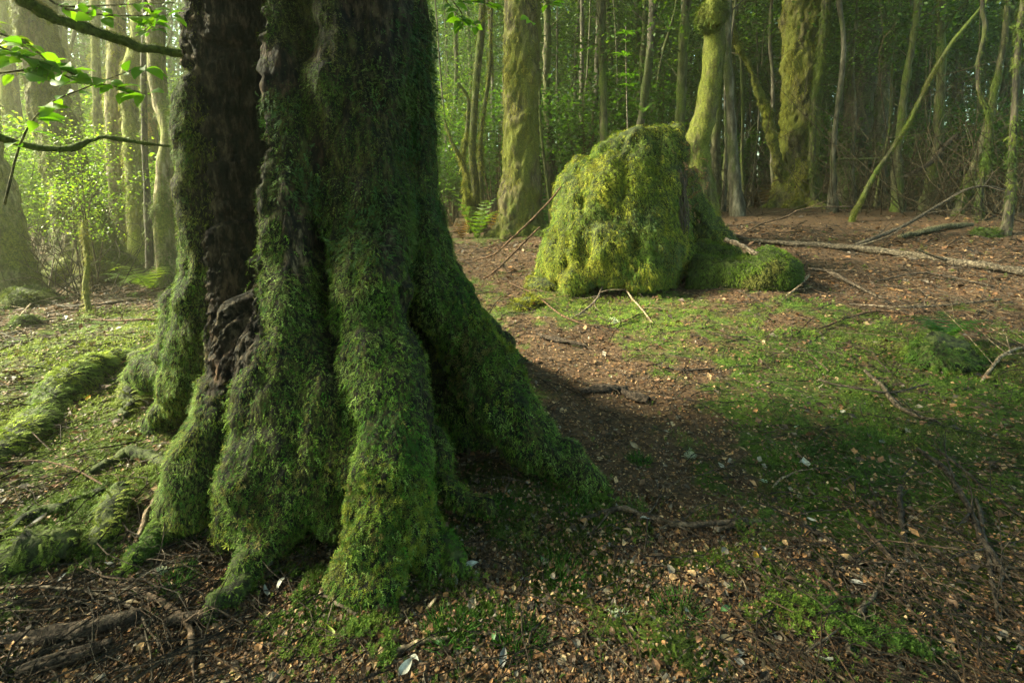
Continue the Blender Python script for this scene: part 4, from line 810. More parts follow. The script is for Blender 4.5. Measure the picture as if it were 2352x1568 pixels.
spray('leafy_branch', 'drooping leafy twig at the top edge right beside the big trunk', [[(985, -60, 3.3), (1030, 10, 3.3), (1060, 40, 3.3), (1100, 60, 3.35)], [(1000, -30, 3.3), (1050, 0, 3.3), (1110, 5, 3.35), (1150, 20, 3.4)], [(1020, -20, 3.3), (1060, 30, 3.3), (1062, 70, 3.3)]], 11, .085, 45, LCOL)
spray('leafy_branch', 'few hanging leaves at the top edge before the tall shaggy-mossed tree', [[(1180, -60, 3.6), (1205, 0, 3.6), (1218, 40, 3.6), (1225, 68, 3.6)], [(1200, -40, 3.6), (1250, 0, 3.6), (1275, 10, 3.6)]], 6, .085, 46, LCOL)
# ferns
def fern(label, base, L, n, cols, seed, flat=.5, group=None, face=None, arc=6.283):
    rs = np.random.RandomState(seed); T = thing('fern', label, 'fern', base, group)
    for i in range(n):
        a = (face if face is not None else 0)+(i+rs.rand()*.6)/n*arc; l = L*(.7+.5*rs.rand()); V = []; F = []; k = 0; m = 15; d = np.array([math.cos(a), math.sin(a), 0]); sd = np.array([-d[1], d[0], 0]); hh = flat*(.7+.6*rs.rand())
        pr = [d*l*t+np.array([0, 0, l*hh*math.sin(t*2.3)]) for t in np.linspace(0, 1, m)]
        for j in range(m-1):
            w = l*.30*(1-j/m)**.8*min(1, .35+j*.25); f = (pr[j+1]-pr[j])
            for s in (-1, 1):
                p0 = pr[j]; tip = p0+sd*s*w+f*.9-np.array([0, 0, .12*w]); V += [p0-f*.05, p0+f*.55, tip]; F.append([k, k+1, k+2]); k += 3
            q = sd*l*.008; V += [pr[j]-q, pr[j]+q, pr[j+1]]; F.append([k, k+1, k+2]); k += 3
        mesh('frond', np.array(V), np.array(F), np.asarray(cols[rs.randint(0, len(cols))])*(.7+.5*rs.rand()), M['leaf'], T)
fern('green fern with upright fronds beside the yellow-mossed clump', gp(1095, 500, 11.0), .9, 7, [(.09, .17, .02), (.12, .19, .02)], 61, 1.0)
fern('rust-red dead fern next to the upright green fern', gp(1062, 505, 11.2), .6, 6, [(.13, .06, .03), (.11, .055, .025)], 62, .7)
fern('rust-brown dead fern at the foot of the tall shaggy tree', gp(1135, 500, 11.6), .6, 7, [(.12, .065, .03)], 63, .7)
fern('reddish dead fern heap before the side stem of the golden-mossed tree', gp(1745, 465, 13.5), .7, 14, [(.08, .045, .028), (.10, .055, .03), (.07, .045, .025)], 64, .6)
fern('sunlit pale fern at the foot of the lichen-spotted trunk', gp(350, 640, 7.3), .7, 9, [(.14, .21, .03), (.18, .23, .04)], 65, .45)
fern('low bright fern in front of the thin dark straight sapling', gp(318, 632, 8.2), .6, 8, [(.14, .21, .05), (.16, .2, .05)], 66, .35)
fern('small fern growing on top of the stump', tuple(at(1478, 258, 6.35)), .20, 5, [(.06, .11, .018)], 67, .5)
fern('green fern behind the tall shaggy tree close to the stump', gp(1262, 470, 12.5), .9, 8, [(.05, .13, .03)], 68, .7)
fern('lush dark fern clump spilling over a hummock in the shaded moss', (lambda g: (g[0], g[1], g[2]+.10))(g1(2165, 800)), .34, 16, [(.03, .085, .015), (.045, .11, .018)], 69, .35)
# mossy hummocks
def hummock(label, px, py, r, h, seed, cols, nm, sz):
    g = g1(px, py); T = thing('mossy_hummock', label, 'hummock', g)
    V, F = tube([(0, 0, -h*.5, r*.5), (0, 0, 0, r), (0, 0, h*.5, r*.85), (0, 0, h*.9, r*.45)], 14, 18); V = V+np.random.RandomState(seed).randn(1, 3)*0
    N = vnormals(V, F[0]); V = V+N*(fbm((V+g)*2.2/r*.4, 3, seed)*.35*r)[:, None]
    mesh('earth', V, F, np.full((len(V), 3), .8), M['under'], T, True); mosscoat(V, F[0], nm, None, sz, cols, seed, T, np.zeros(3), lift=1.3, lateral=1.3, tm=FRS)
hummock('round mossy boulder-like hummock beyond the foot of the leaning pole', 2007, 462, .36, .62, 71, GM[:2]+[(.04, .07, .012)], 1600, .075)
hummock('low wide dark mossy hummock beside the round one', 2090, 462, .7, .42, 72, GM[3:]+[(.035, .06, .012)], 2200, .08)
hummock('mossy hummock at the foot of the shadowed trunk, among sticks', 75, 700, .26, .20, 73, GM+YM[:1], 1500, .045)
hummock('small dark mossy hummock below the larger one among sticks', 60, 745, .16, .12, 74, [(.04, .075, .012), (.07, .11, .015)], 800, .04)
hummock('green tuft of moss near the fallen grey log', 2265, 540, .17, .13, 75, [(.06, .10, .014)], 700, .05)
hummock('low mossy hummock under the dark fern clump', 2165, 835, .26, .16, 76, [(.045, .09, .014), (.08, .12, .018)], 1800, .035)
hummock('yellow mossy hummock at the foot of the stump, on its sunlit side', 1205, 700, .17, .10, 77, YM[:3], 900, .045)
hummock('yellow mossy root lump trailing off the sunlit foot of the stump', 1262, 655, .26, .15, 78, YM[:3], 1300, .05)
# the far wood that reads as one mass
rs = np.random.RandomState(91); n = 5200
a = rs.uniform(-1.05, 1.05, n); d_ = rs.uniform(30, 58, n); xx = np.sin(a)*d_; yy = np.cos(a)*d_; cz = hgt(xx, yy)+rs.rand(n)**1.15*17
V2, F2, c2 = leafcloud(np.stack([xx, yy, cz], 1), 1.1, 140000, .34, [(.022, .05, .010), (.032, .07, .013), (.045, .085, .016), (.02, .045, .012)], 92, DIAM, .8)
mesh('far_wood_foliage', V2, F2, c2, M['canopy']); tag(bpy.data.objects['far_wood_foliage'], 'dense far-off green foliage closing the view between the trunks', 'foliage', kind='stuff')
n = 330; a = np.linspace(-1.05, 1.05, n)+rs.randn(n)*.004; d_ = rs.uniform(36, 56, n); xx = np.sin(a)*d_; yy = np.cos(a)*d_; zb = hgt(xx, yy)
p = np.stack([np.stack([xx+rs.randn(n)*.5*t, yy, zb-.3+18*t], 1) for t in (0, .35, .7, 1)], 1); r_ = (.10+.13*rs.rand(n))[:, None]*np.array([1, .85, .7, .4])[None]
V2, F2 = tubes(p, r_, 6, False); o = mesh('far_wood_trunks', V2, F2, None, M['greybark'], None, True); tag(o, 'countless far-off thin trunks fading into the haze', 'trunks', kind='stuff')
# ================================================================== GROUND
def mossmask(x, y):
    p = np.stack([x, y, x*0], -1); b = np.zeros(len(x))-.09
    for (X, Y_, r, w) in MB:
        c = MBP[(X, Y_)]; b = b+w*np.exp(-((x-c[0])**2+(y-c[1])**2)/r**2)
    n = fbm(p*1.6, 3, 131)*.65+fbm(p*7.5, 3, 132)*.85
    return sstep(-.05, .38, n+b)*(.45+.55*sstep(-.4, .05, fbm(p*13, 2, 133)))
MB = [(150, 830, 1.4, 1.0), (330, 760, 1.1, 1.0), (60, 900, 1.1, .9), (1400, 700, .9, .35), (1200, 690, .7, .45), (1680, 710, .8, .35), (1530, 830, .8, .35), (1900, 760, 1.3, .22), (2150, 800, 1.6, .45), (2000, 860, 1.0, .35), (2250, 1100, .9, .4), (2000, 930, .9, .45), (2250, 960, .9, .5), (2200, 1150, .6, .45), (2100, 1260, .6, .35), (2000, 1100, .6, .4), (2300, 1350, .5, .4), (2250, 1480, .3, .3), (2050, 1450, .25, .12), (1900, 1000, .6, .35), (1050, 1480, .15, .3), (1450, 1330, .25, .3), (1750, 1380, .3, .3), (1150, 1420, .2, .3), (1850, 1450, .3, .2), (2200, 1050, .7, .4), (100, 1100, .5, .5), (1650, 1180, .3, .2), (1950, 1450, .25, .1), (1900, 1170, .35, .3), (1150, 1150, .30, .55), (1300, 1230, .28, .45), (1050, 1080, .3, .5), (200, 1000, .5, .45), (120, 1180, .35, .25), (700, 1400, .2, .25), (400, 1340, .2, .2), (1300, 1420, .3, .15), (1500, 1350, .2, .1),
      (1100, 1330, .25, -.3), (1500, 1050, .6, -.5), (1300, 870, .7, -.4), (1600, 900, .6, -.3), (300, 1450, .5, -.5), (500, 1390, .4, -.3), (1800, 1300, .5, -.25), (150, 720, 1.0, -.5), (1900, 560, 3.5, -.7), (2200, 560, 3, -.6), (1750, 500, 4, -.8), (1150, 600, 1.5, -.3), (250, 650, 2, -.6)]
MBP = {(a, b): g1(a, b) for a, b, _, _ in MB}
# soil sheet: rings of quads, fine near the viewer, out to the horizon
na, nr = 520, 330
rr = .12*(160/.12)**(np.linspace(0, 1, nr)); th = np.linspace(0, 2*np.pi, na, endpoint=False)
X = (rr[:, None]*np.sin(th)).ravel(); Y = (rr[:, None]*np.cos(th)+.9).ravel(); Z = hgt(X, Y)
V = np.stack([X, Y, Z], -1); V = np.concatenate([V, [[0, .9, float(hgt(np.array([0.]), np.array([.9]))[0])]]])
i = np.arange(nr-1)[:, None]*na; j = np.arange(na)[None]; j2 = (j+1) % na
F = np.stack([i+j, i+na+j, i+na+j2, i+j2], -1).reshape(-1, 4); F3 = np.stack([np.full(na, nr*na), np.arange(na), (np.arange(na)+1) % na], -1)
mm = mossmask(V[:, 0], V[:, 1])*sstep(30, 12, np.hypot(V[:, 0], V[:, 1])); mm_c = np.stack([mm*.9, mm, mm], -1)
mesh('ground', V, [F, F3], mm_c, M['ground'], None, True)['kind'] = 'structure'
def scatter(n, rs, frac=.7, ymin=455, lim=26):
    a = int(n*frac)
    y = ymin+(1640-ymin)*rs.rand(a)**1.0; x = -180+2720*rs.rand(a)
    P1 = gnd(x, y, lim)+np.concatenate([rs.randn(a, 2)*.03, np.zeros((a, 1))], 1)
    b = n-a; ang = rs.uniform(-1.7, 1.7, b); d = .8+9.5*np.sqrt(rs.rand(b)); P2 = np.stack([np.sin(ang)*d, np.cos(ang)*d, 0*d], 1)
    P = np.concatenate([P1, P2]); d = np.hypot(P[:, 0], P[:, 1]); P = P[(d > .7) & (d < lim*.98)]; P[:, 2] = hgt(P[:, 0], P[:, 1]); return P
def gnormal(P):
    e = .03; dx = (hgt(P[:, 0]+e, P[:, 1])-hgt(P[:, 0]-e, P[:, 1]))/(2*e); dy = (hgt(P[:, 0], P[:, 1]+e)-hgt(P[:, 0], P[:, 1]-e))/(2*e)
    return unit(np.stack([-dx, -dy, np.ones(len(P))], 1))
# moss carpet
rs = np.random.RandomState(141)
P = scatter(235000, rs, .66, 500, 16); mk = mossmask(P[:, 0], P[:, 1]); P = P[rs.rand(len(P)) < mk*.95+.02]
d = np.linalg.norm(P-CAM, axis=1); Nn = gnormal(P)
mound = sstep(-.3, .6, fbm(P*4.2, 2, 145)); P[:, 2] += mound*.024
kind = fbm(P*2.2, 2, 146)+.2*rs.randn(len(P))
GC = np.array([(.04, .08, .012), (.06, .11, .014), (.085, .13, .016), (.05, .075, .014), (.10, .12, .022)])
col = palette(P, GC, 1.7, 147, len(P), rs, .22)
col = col*np.where(kind > .25, 1.0, .8)[:, None]
sunny = np.exp(-((P[:, 0]+3.2)**2+(P[:, 1]-4.2)**2)/2.0**2)[:, None]; mid_sun = .6*np.exp(-((P[:, 0]-.9)**2+(P[:, 1]-5.4)**2)/1.3**2)[:, None]  # sunlit pools painted into the moss colour, left bank and before the stump
col = col*(1-.8*np.maximum(sunny, mid_sun))+np.array([.20, .24, .024])*np.maximum(sunny, mid_sun)*.8*(.7+.6*rs.rand(len(P), 1))
sz = .017*np.maximum(1, d/2.6)**.85*(.6+.8*rs.rand(len(P)))
near = d < 3.4; st_ = kind > -.05; parts = []
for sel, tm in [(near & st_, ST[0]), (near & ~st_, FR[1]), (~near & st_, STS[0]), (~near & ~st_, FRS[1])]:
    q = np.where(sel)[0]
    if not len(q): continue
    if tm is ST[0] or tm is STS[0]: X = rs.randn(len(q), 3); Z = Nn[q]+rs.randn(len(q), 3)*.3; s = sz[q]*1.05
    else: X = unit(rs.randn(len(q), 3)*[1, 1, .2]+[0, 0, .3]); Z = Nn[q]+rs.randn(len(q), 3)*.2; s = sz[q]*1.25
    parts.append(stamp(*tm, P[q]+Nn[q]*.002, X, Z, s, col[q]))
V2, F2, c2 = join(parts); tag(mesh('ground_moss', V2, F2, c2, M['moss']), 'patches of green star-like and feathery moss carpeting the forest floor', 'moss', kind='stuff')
# grassy dark tufts of needle moss
rs = np.random.RandomState(151); pa, ca = [], []
for X, Y_, r, n in [(1290, 1320, .07, 420), (1030, 1450, .07, 420), (1190, 1470, .08, 420), (1160, 1170, .09, 420), (1310, 1170, .08, 380), (1560, 1400, .06, 260), (400, 1340, .06, 260), (440, 1230, .05, 250), (1470, 1060, .05, 200), (1260, 1110, .07, 300)]:
    g = g1(X, Y_); a = rs.rand(n)*6.283; q = r*np.sqrt(rs.rand(n)); b = np.stack([g[0]+np.cos(a)*q, g[1]+np.sin(a)*q, np.full(n, g[2])], 1); dd = np.stack([np.cos(a)*q/r*1.1, np.sin(a)*q/r*1.1, np.ones(n)], 1)+rs.randn(n, 3)*.25
    pa.append((b, unit(dd), rs.uniform(.035, .06, n))); ca.append(np.tile([.03, .085, .01], (n, 1))*(.5+rs.rand(n, 1)))
b = np.concatenate([p[0] for p in pa]); dd = np.concatenate([p[1] for p in pa]); L = np.concatenate([p[2] for p in pa])
nb = (np.array([[0, -.03, 0], [0, .03, 0], [.6, .022, .06], [.6, -.022, .06], [1, 0, -.02]], float), np.array([[0, 1, 2], [0, 2, 3], [3, 2, 4]]))
V2, F2, c2 = stamp(*nb, b, dd, rs.randn(len(b), 3), L, np.concatenate(ca)); tag(mesh('grassy_moss', V2, F2, c2, M['moss']), 'dark green needle-leaved moss tufts between the fallen leaves', 'moss', kind='stuff')
# leaf litter
rs = np.random.RandomState(161)
P = scatter(215000, rs, .65, 470, 24); mk = mossmask(P[:, 0], P[:, 1]); kk = rs.rand(len(P)) > mk*.68; P = P[kk]; mk = mk[kk]; P[:, 2] += mk*(.006+.026*rs.rand(len(P)))
d = np.linalg.norm(P-CAM, axis=1); n = len(P); Nn = gnormal(P)
LC = np.array([(.24, .12, .05), (.32, .20, .10), (.15, .075, .038), (.10, .055, .032), (.36, .25, .14), (.06, .038, .025), (.17, .14, .11), (.045, .032, .024)])
col = LC[rs.choice(8, n, p=[.12, .09, .2, .21, .05, .17, .07, .09])]*(1+.25*rs.randn(n, 1)).clip(.4, 1.8)
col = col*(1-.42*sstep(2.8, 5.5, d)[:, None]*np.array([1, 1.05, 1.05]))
s = .0125*np.maximum(1, d/2.2)**.8*(.5+.8*rs.rand(n))*np.where(rs.rand(n) < .07, 2.4, 1)
X = rs.randn(n, 3)*[1, 1, .25]; Z = Nn+rs.randn(n, 3)*.38
tl = t_leaf(.5, .16, .36); parts = []
nr_ = d < 2.6
for sel, tm in [(nr_, tl), (~nr_, LEAF2)]:
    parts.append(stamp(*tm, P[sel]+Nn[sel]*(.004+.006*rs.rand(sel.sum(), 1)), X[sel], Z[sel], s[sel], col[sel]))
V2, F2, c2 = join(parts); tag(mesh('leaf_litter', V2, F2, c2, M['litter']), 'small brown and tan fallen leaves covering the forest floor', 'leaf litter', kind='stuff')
# fine twigs too many to count
rs = np.random.RandomState(171)
P = scatter(10500, rs, .62, 485, 18); d = np.linalg.norm(P-CAM, axis=1)
dens = .25+.9*sstep(-.1, .4, fbm(P*.8, 2, 172))+.7*np.exp(-((P[:, 0]+4)**2+(P[:, 1]-5.5)**2)/1.6**2)+.8*np.exp(-((P[:, 0]-3.5)**2+(P[:, 1]-6)**2)/2.2**2)+.25*np.exp(-((P[:, 0]-1.6)**2+(P[:, 1]-2.2)**2)/.8**2)
P = P[rs.rand(len(P)) < dens*.8]; d = np.linalg.norm(P-CAM, axis=1); n = len(P)
L = (.10+.40*rs.rand(n)**2)*np.maximum(1, d/3)**.6; a = rs.rand(n)*6.283; k = 6; t = np.linspace(-.5, .5, k); bend = rs.randn(n)*.25
x = P[:, 0:1]+L[:, None]*(np.cos(a)[:, None]*t-np.sin(a)[:, None]*bend[:, None]*(t**2)*2); y = P[:, 1:2]+L[:, None]*(np.sin(a)[:, None]*t+np.cos(a)[:, None]*bend[:, None]*(t**2)*2)
x += rs.randn(n, k)*.012*L[:, None]*2; y += rs.randn(n, k)*.012*L[:, None]*2
z = hgt(x.ravel(), y.ravel()).reshape(n, k)+.010+rs.rand(n, 1)*.02+np.maximum(0, rs.randn(n, 1))*.09*L[:, None]*(1-4*t**2)+rs.randn(n, 1)*.05*t[None]*L[:, None]
r0 = (.0012+.0022*rs.rand(n)**2)*np.maximum(1, d/3.2)**.9; V2, F2 = tubes(np.stack([x, y, z], -1), r0[:, None]*np.linspace(1.1, .6, k)[None], 3)
tc = np.array([(.6, .52, .45), (1.1, .9, .75), (.4, .34, .29), (.8, .55, .4), (1.9, 1.7, 1.5)])[rs.choice(5, n, p=[.32, .13, .36, .15, .04])]
tag(mesh('twig_litter', V2, F2, np.repeat(tc*.62, k*3, 0), M['stick']), 'countless fine dry twigs strewn over leaves and moss', 'twigs', kind='stuff')
# ---- sticks, branches and logs that can be told apart
def stick(label, rows, col=(1, 1, 1), name='fallen_branch', cat='branch', subs=0, seed=1, lift=.0, Y=False, sides=7, subL=.25, mat='stick', group=None):
    """rows (Px,Py,r[,lift]) lying on the ground, or (Px,Py,Y,r) with Y=True"""
    rs = np.random.RandomState(seed); q = []
    for r in rows:
        if Y: p = at(r[0], r[1], r[2]); rad = r[3]
        else: p = g1(r[0], r[1]); rad = r[2]; p[2] += rad+lift+(r[3] if len(r) > 3 else 0)+.006
        q.append([*p, rad])
    q = np.array(q); b = q[0, :3].copy()
    V, F = tube(q, max(16, 7*len(q)), sides, 60 if q[:, 3].max() < .03 else 14, seed, .006 if q[:, 3].max() < .03 else .012)
    parts = [(V-b, F, col)]
    if subs:
        c = crom(q, 40); pa, ra = [], []
        for i in range(subs):
            k = rs.randint(6, 39); tn = unit(c[min(k+1, 39), :3]-c[k-1, :3]); dv = unit(tn*.8+rs.randn(3)*[.7, .7, .25]+[0, 0, .12]); L = subL*(.4+.9*rs.rand())
            e = c[k, :3]+dv*L; m = c[k, :3]+dv*L*.5+rs.randn(3)*.05*L
            for w in (m, e): w[2] = max(w[2], float(hgt(w[0:1], w[1:2])[0])+.008)
            pa.append(crom([c[k, :3], m, e], 8)); ra.append(np.linspace(max(.0016, c[k, 3]*.45), .001, 8))
            for j in range(2):
                s_ = pa[-1][rs.randint(3, 7)] if j == 0 else pa[-2][4]; d2 = unit(dv+rs.randn(3)*[.8, .8, .2])*L*.4; e2 = s_+d2; e2[2] = max(e2[2], float(hgt(e2[0:1], e2[1:2])[0])+.008); pa.append(crom([s_, s_*.5+e2*.5+rs.randn(3)*.01, e2], 8)); ra.append(np.linspace(.0016, .0009, 8))
        V, F = tubes(np.array(pa)-b, np.array(ra), 4); parts.append((V, F, col))
    V, F, c_ = join(parts); o = mesh(name, V, F, c_, M[mat], None, True); o.location = b; return tag(o, label, cat, group)
DK = (.55, .5, .47); GR = (1.5, 1.4, 1.3); PL = (2.9, 2.6, 2.2); BR = (1.1, .72, .5)
stick('dark wavy branch lying on moss just off the tip of the rightmost root', [(1330, 1207, .008), (1400, 1185, .010), (1470, 1192, .011), (1520, 1212, .012), (1580, 1222, .010), (1720, 1208, .010)], (1.0, .85, .75), subs=7, seed=1, lift=.012)
stick('short dark twig on brown litter above the big root', [(1505, 842, .008), (1560, 853, .009), (1640, 850, .007)], DK, name='twig', cat='twig', subs=2, seed=2)
stick('grey branch angled down across the bright moss patch', [(1985, 862, .012), (2030, 905, .014), (2060, 945, .014), (2110, 970, .010), (2160, 985, .007)], (1.1, 1, .9), subs=6, seed=3, lift=.02)
stick('thin dark branch crossing the grey branch on the bright moss', [(1880, 885, .006), (1960, 905, .007), (2050, 915, .007), (2130, 895, .005)], DK, subs=4, seed=4, lift=.03)
stick('long black branch curving through the shaded moss', [(2105, 1042, .010), (2165, 1085, .012), (2205, 1145, .013), (2245, 1230, .012), (2285, 1300, .011), (2310, 1345, .009)], DK, subs=8, seed=5, lift=.012)
stick('dark thin branch running beside the long black branch', [(2140, 1035, .006), (2230, 1110, .007), (2290, 1160, .007), (2370, 1220, .006)], DK, subs=5, seed=6, lift=.02)
stick('thick short stub of a broken bough pointing at the viewer', [(2066, 1140, .011, .03), (2070, 1210, .011, .01), (2078, 1285, .010)], DK, name='broken_bough', cat='branch', seed=7)
stick('forked brown branch arching through litter with its pale end down', [(1955, 1200, .007), (2010, 1255, .008), (2065, 1320, .009), (2140, 1365, .007), (2290, 1420, .005)], (1, .8, .7), subs=6, seed=8, lift=.01)
stick('pale curved branch with a hooked tip beside the forked brown branch', [(2062, 1322, .006), (2010, 1365, .007), (1975, 1420, .009), (1950, 1450, .009), (1945, 1515, .007)], GR, subs=3, seed=9, lift=.01)
stick('straight brown stick in the litter left of the pale curved branch', [(1850, 1300, .007), (1900, 1355, .009), (1965, 1425, .010)], BR, seed=10, name='stick', cat='stick')
stick('pale twig lying by the upright white leaf', [(1770, 1130, .004), (1800, 1105, .005), (1845, 1085, .004)], PL, name='twig', cat='twig', subs=2, seed=11, lift=.015)
stick('dark branch pointing down through fern moss near the picture edge', [(2240, 1160, .007), (2262, 1250, .009), (2275, 1330, .008), (2290, 1440, .005)], DK, subs=5, seed=12, lift=.015)
stick('thin black twig bundle trailing off the thick broken stub', [(1985, 1090, .004), (2020, 1180, .005), (2060, 1280, .005), (2110, 1360, .004)], DK, subs=9, seed=13, lift=.01, subL=.3)
stick('broken dark branch in the litter below the dark wavy branch', [(1840, 1210, .008), (1890, 1240, .010), (1950, 1290, .010), (1990, 1300, .008)], DK, subs=4, seed=14)
stick('pale grey stick with bark gaps across the end of the dark wavy branch', [(1640, 1222, .010), (1700, 1212, .012), (1770, 1200, .010)], GR, seed=15, name='stick', cat='stick', subs=2)
stick('brown branch curling over the litter at the lower corner', [(230, 1340, .005), (330, 1375, .008), (400, 1415, .010), (440, 1470, .010), (440, 1545, .008)], (1.2, .95, .8), subs=4, seed=16, lift=.01)
stick('thin pale twig weaving over the lower corner', [(-20, 1362, .004), (90, 1362, .005), (200, 1372, .005), (280, 1400, .005), (330, 1440, .004), (370, 1500, .004)], GR, subs=4, seed=17, lift=.012)
stick('thin twig arching over the small mossy roots', [(-20, 1078, .003), (60, 1078, .0035, .02), (150, 1095, .004, .03), (240, 1140, .004, .02), (290, 1175, .003)], BR, subs=2, seed=18, lift=.02, name='twig', cat='twig')
stick('smooth pale grey root-like stick leaning on the foot of the nearest root', [(360, 1180, .009, .06), (335, 1215, .010, .03), (308, 1265, .009)], PL, seed=19, name='stick', cat='stick')
stick('dark forked twig lying below the pale grey stick', [(285, 1180, .005), (290, 1240, .006), (340, 1290, .006), (370, 1340, .005)], (1, .9, .85), subs=3, seed=20)
stick('grey twig standing out of litter between the front toes', [(735, 1380, .006), (770, 1400, .006), (820, 1430, .005)], GR, subs=3, seed=21, name='twig', cat='twig', lift=.02)
stick('flat pale strip of wood in the litter below the front toe', [(1030, 1420+50, .006), (950, 1490, .009), (880, 1515, .007)], PL, seed=22, name='stick', cat='stick')
stick('long thin branch propped against the sunny side of the stump', [(1290, 428, 6.2, .009), (1270, 452, 6.1, .011), (1220, 505, 5.95, .013), (1170, 552, 5.9, .012), (1130, 586, 5.9, .011), (1092, 598, 5.9, .008)], BR, Y=True, subs=6, seed=23, subL=.6)
stick('second thin branch crossing below the propped branch', [(1240, 520, 5.8, .010), (1190, 570, 5.7, .011), (1150, 610, 5.6, .011), (1110, 640, 5.5, .009)], BR, Y=True, subs=6, seed=24, subL=.5)
stick('pale bent twig in the moss before the stump', [(1385, 672, .010, .08), (1370, 700, .012, .05), (1340, 722, .010, .02), (1310, 735, .007)], GR, subs=4, seed=25, subL=.4)
stick('thin bare branch sprawled over the moss before the stump', [(1170, 655, .007, .03), (1230, 690, .008, .05), (1300, 738, .009, .03), (1390, 752, .008), (1480, 720, .006)], BR, subs=9, seed=26, subL=.5)
stick('pale forked twig lying on the moss under the stump', [(1430, 670, .009, .05), (1460, 700, .009, .02), (1500, 745, .007)], PL, subs=4, seed=27, subL=.35)
stick('stubby broken grey stick laid across the mossy log', [(1664, 549, 5.95, .030), (1700, 563, 5.85, .030), (1742, 586, 5.75, .028)], (2.0, 1.85, 1.7), Y=True, seed=28, name='stick', cat='stick')
stick('long pale fallen log with patchy bark across the brown clearing', [(1660, 536, .03), (1720, 556, .032), (1820, 566, .038), (1930, 574, .043), (2060, 588, .044), (2200, 612, .046), (2300, 628, .048), (2480, 655, .045)], (1.0, .95, .85), name='fallen_log', cat='log', seed=29, sides=12, subs=5, subL=.8)
stick('grey bough springing from the fallen log and arching upward', [(1925, 578, 7.4, .028), (1990, 553, 7.5, .027), (2050, 530, 7.6, .026), (2110, 498, 7.7, .024), (2170, 462, 7.8, .02), (2235, 430, 7.9, .018), (2300, 434, 7.9, .015), (2400, 475, 7.9, .01)], (1.0, .95, .9), Y=True, subs=7, seed=30, subL=.8)
stick('short mossy grey log lying beyond the fallen pale log', [(2065, 550, .035), (2110, 541, .045), (2170, 530, .045), (2235, 517, .03)], (1.5, 1.6, 1.1), name='fallen_log', cat='log', seed=31, sides=10)
stick('thin bare branch arching before the golden-mossed tree', [(1690, 545, 8.2, .012), (1745, 515, 8.3, .014), (1805, 497, 8.4, .015), (1850, 478, 8.5, .014), (1960, 474, 8.6, .009)], (1.4, 1.1, .9), Y=True, subs=6, seed=32, subL=.7)
stick('dark snapped bough rising at a slant out of the shaded thicket', [(2050, 418, 11.0, .04), (2100, 395, 11.0, .045), (2140, 370, 11, .045), (2170, 335, 11, .05), (2200, 310, 11, .045)], (1.0, .9, .85), Y=True, subs=4, seed=33, subL=.7)
stick('mossy horizontal dead branch poking out behind the leaning pole', [(1925, 365, 12, .03), (1990, 365, 12, .03), (2050, 362, 12, .028), (2085, 362, 12, .02)], (1.0, 1.4, .5), Y=True, subs=3, seed=34, subL=.5)
stick('pale branch end sticking up out of twigs beside the mossy log', [(1795, 690, .008), (1830, 668, .012, .03), (1858, 648, .014, .07)], PL, seed=35, subs=2, name='stick', cat='stick')
stick('black branch flung over twigs just right of the mossy log', [(1855, 640, .018, .10), (1905, 645, .02, .08), (1960, 665, .016, .04), (2030, 690, .010)], (.8, .72, .65), subs=6, seed=36, subL=.5)
for i, (a, b, c_, lab) in enumerate([((1950, 700), (2100, 720), (2300, 690), 'long dry branch over moss below the fallen pale log'), ((2000, 650), (2120, 640), (2280, 660), 'thin grey branch in front of the fallen pale log'), ((1870, 760), (2010, 730), (2180, 745), 'dark thin branch across the moss in the shade'), ((2250, 880), (2310, 830), (2380, 800), 'black branch rising past the dark fern clump'), ((30, 700), (150, 640), (240, 560), 'slim leaning stick in front of the sunlit flared foot'), ((120, 700), (180, 715), (330, 690), 'dead branch over brown twigs in the sunlit hollow'), ((170, 735), (300, 750), (400, 735), 'pale grey branch on sunlit moss beside the big trunk'), ((20, 760), (90, 690), (130, 660), 'crooked dead stick among twigs by the mossy hummock')]):
    z = lambda p: (p[0], p[1], .008)
    stick(lab, [z(a), (b[0], b[1], .011, .05), z(c_)], [GR, DK, BR, PL][i % 4], subs=10, seed=40+i, subL=.5)
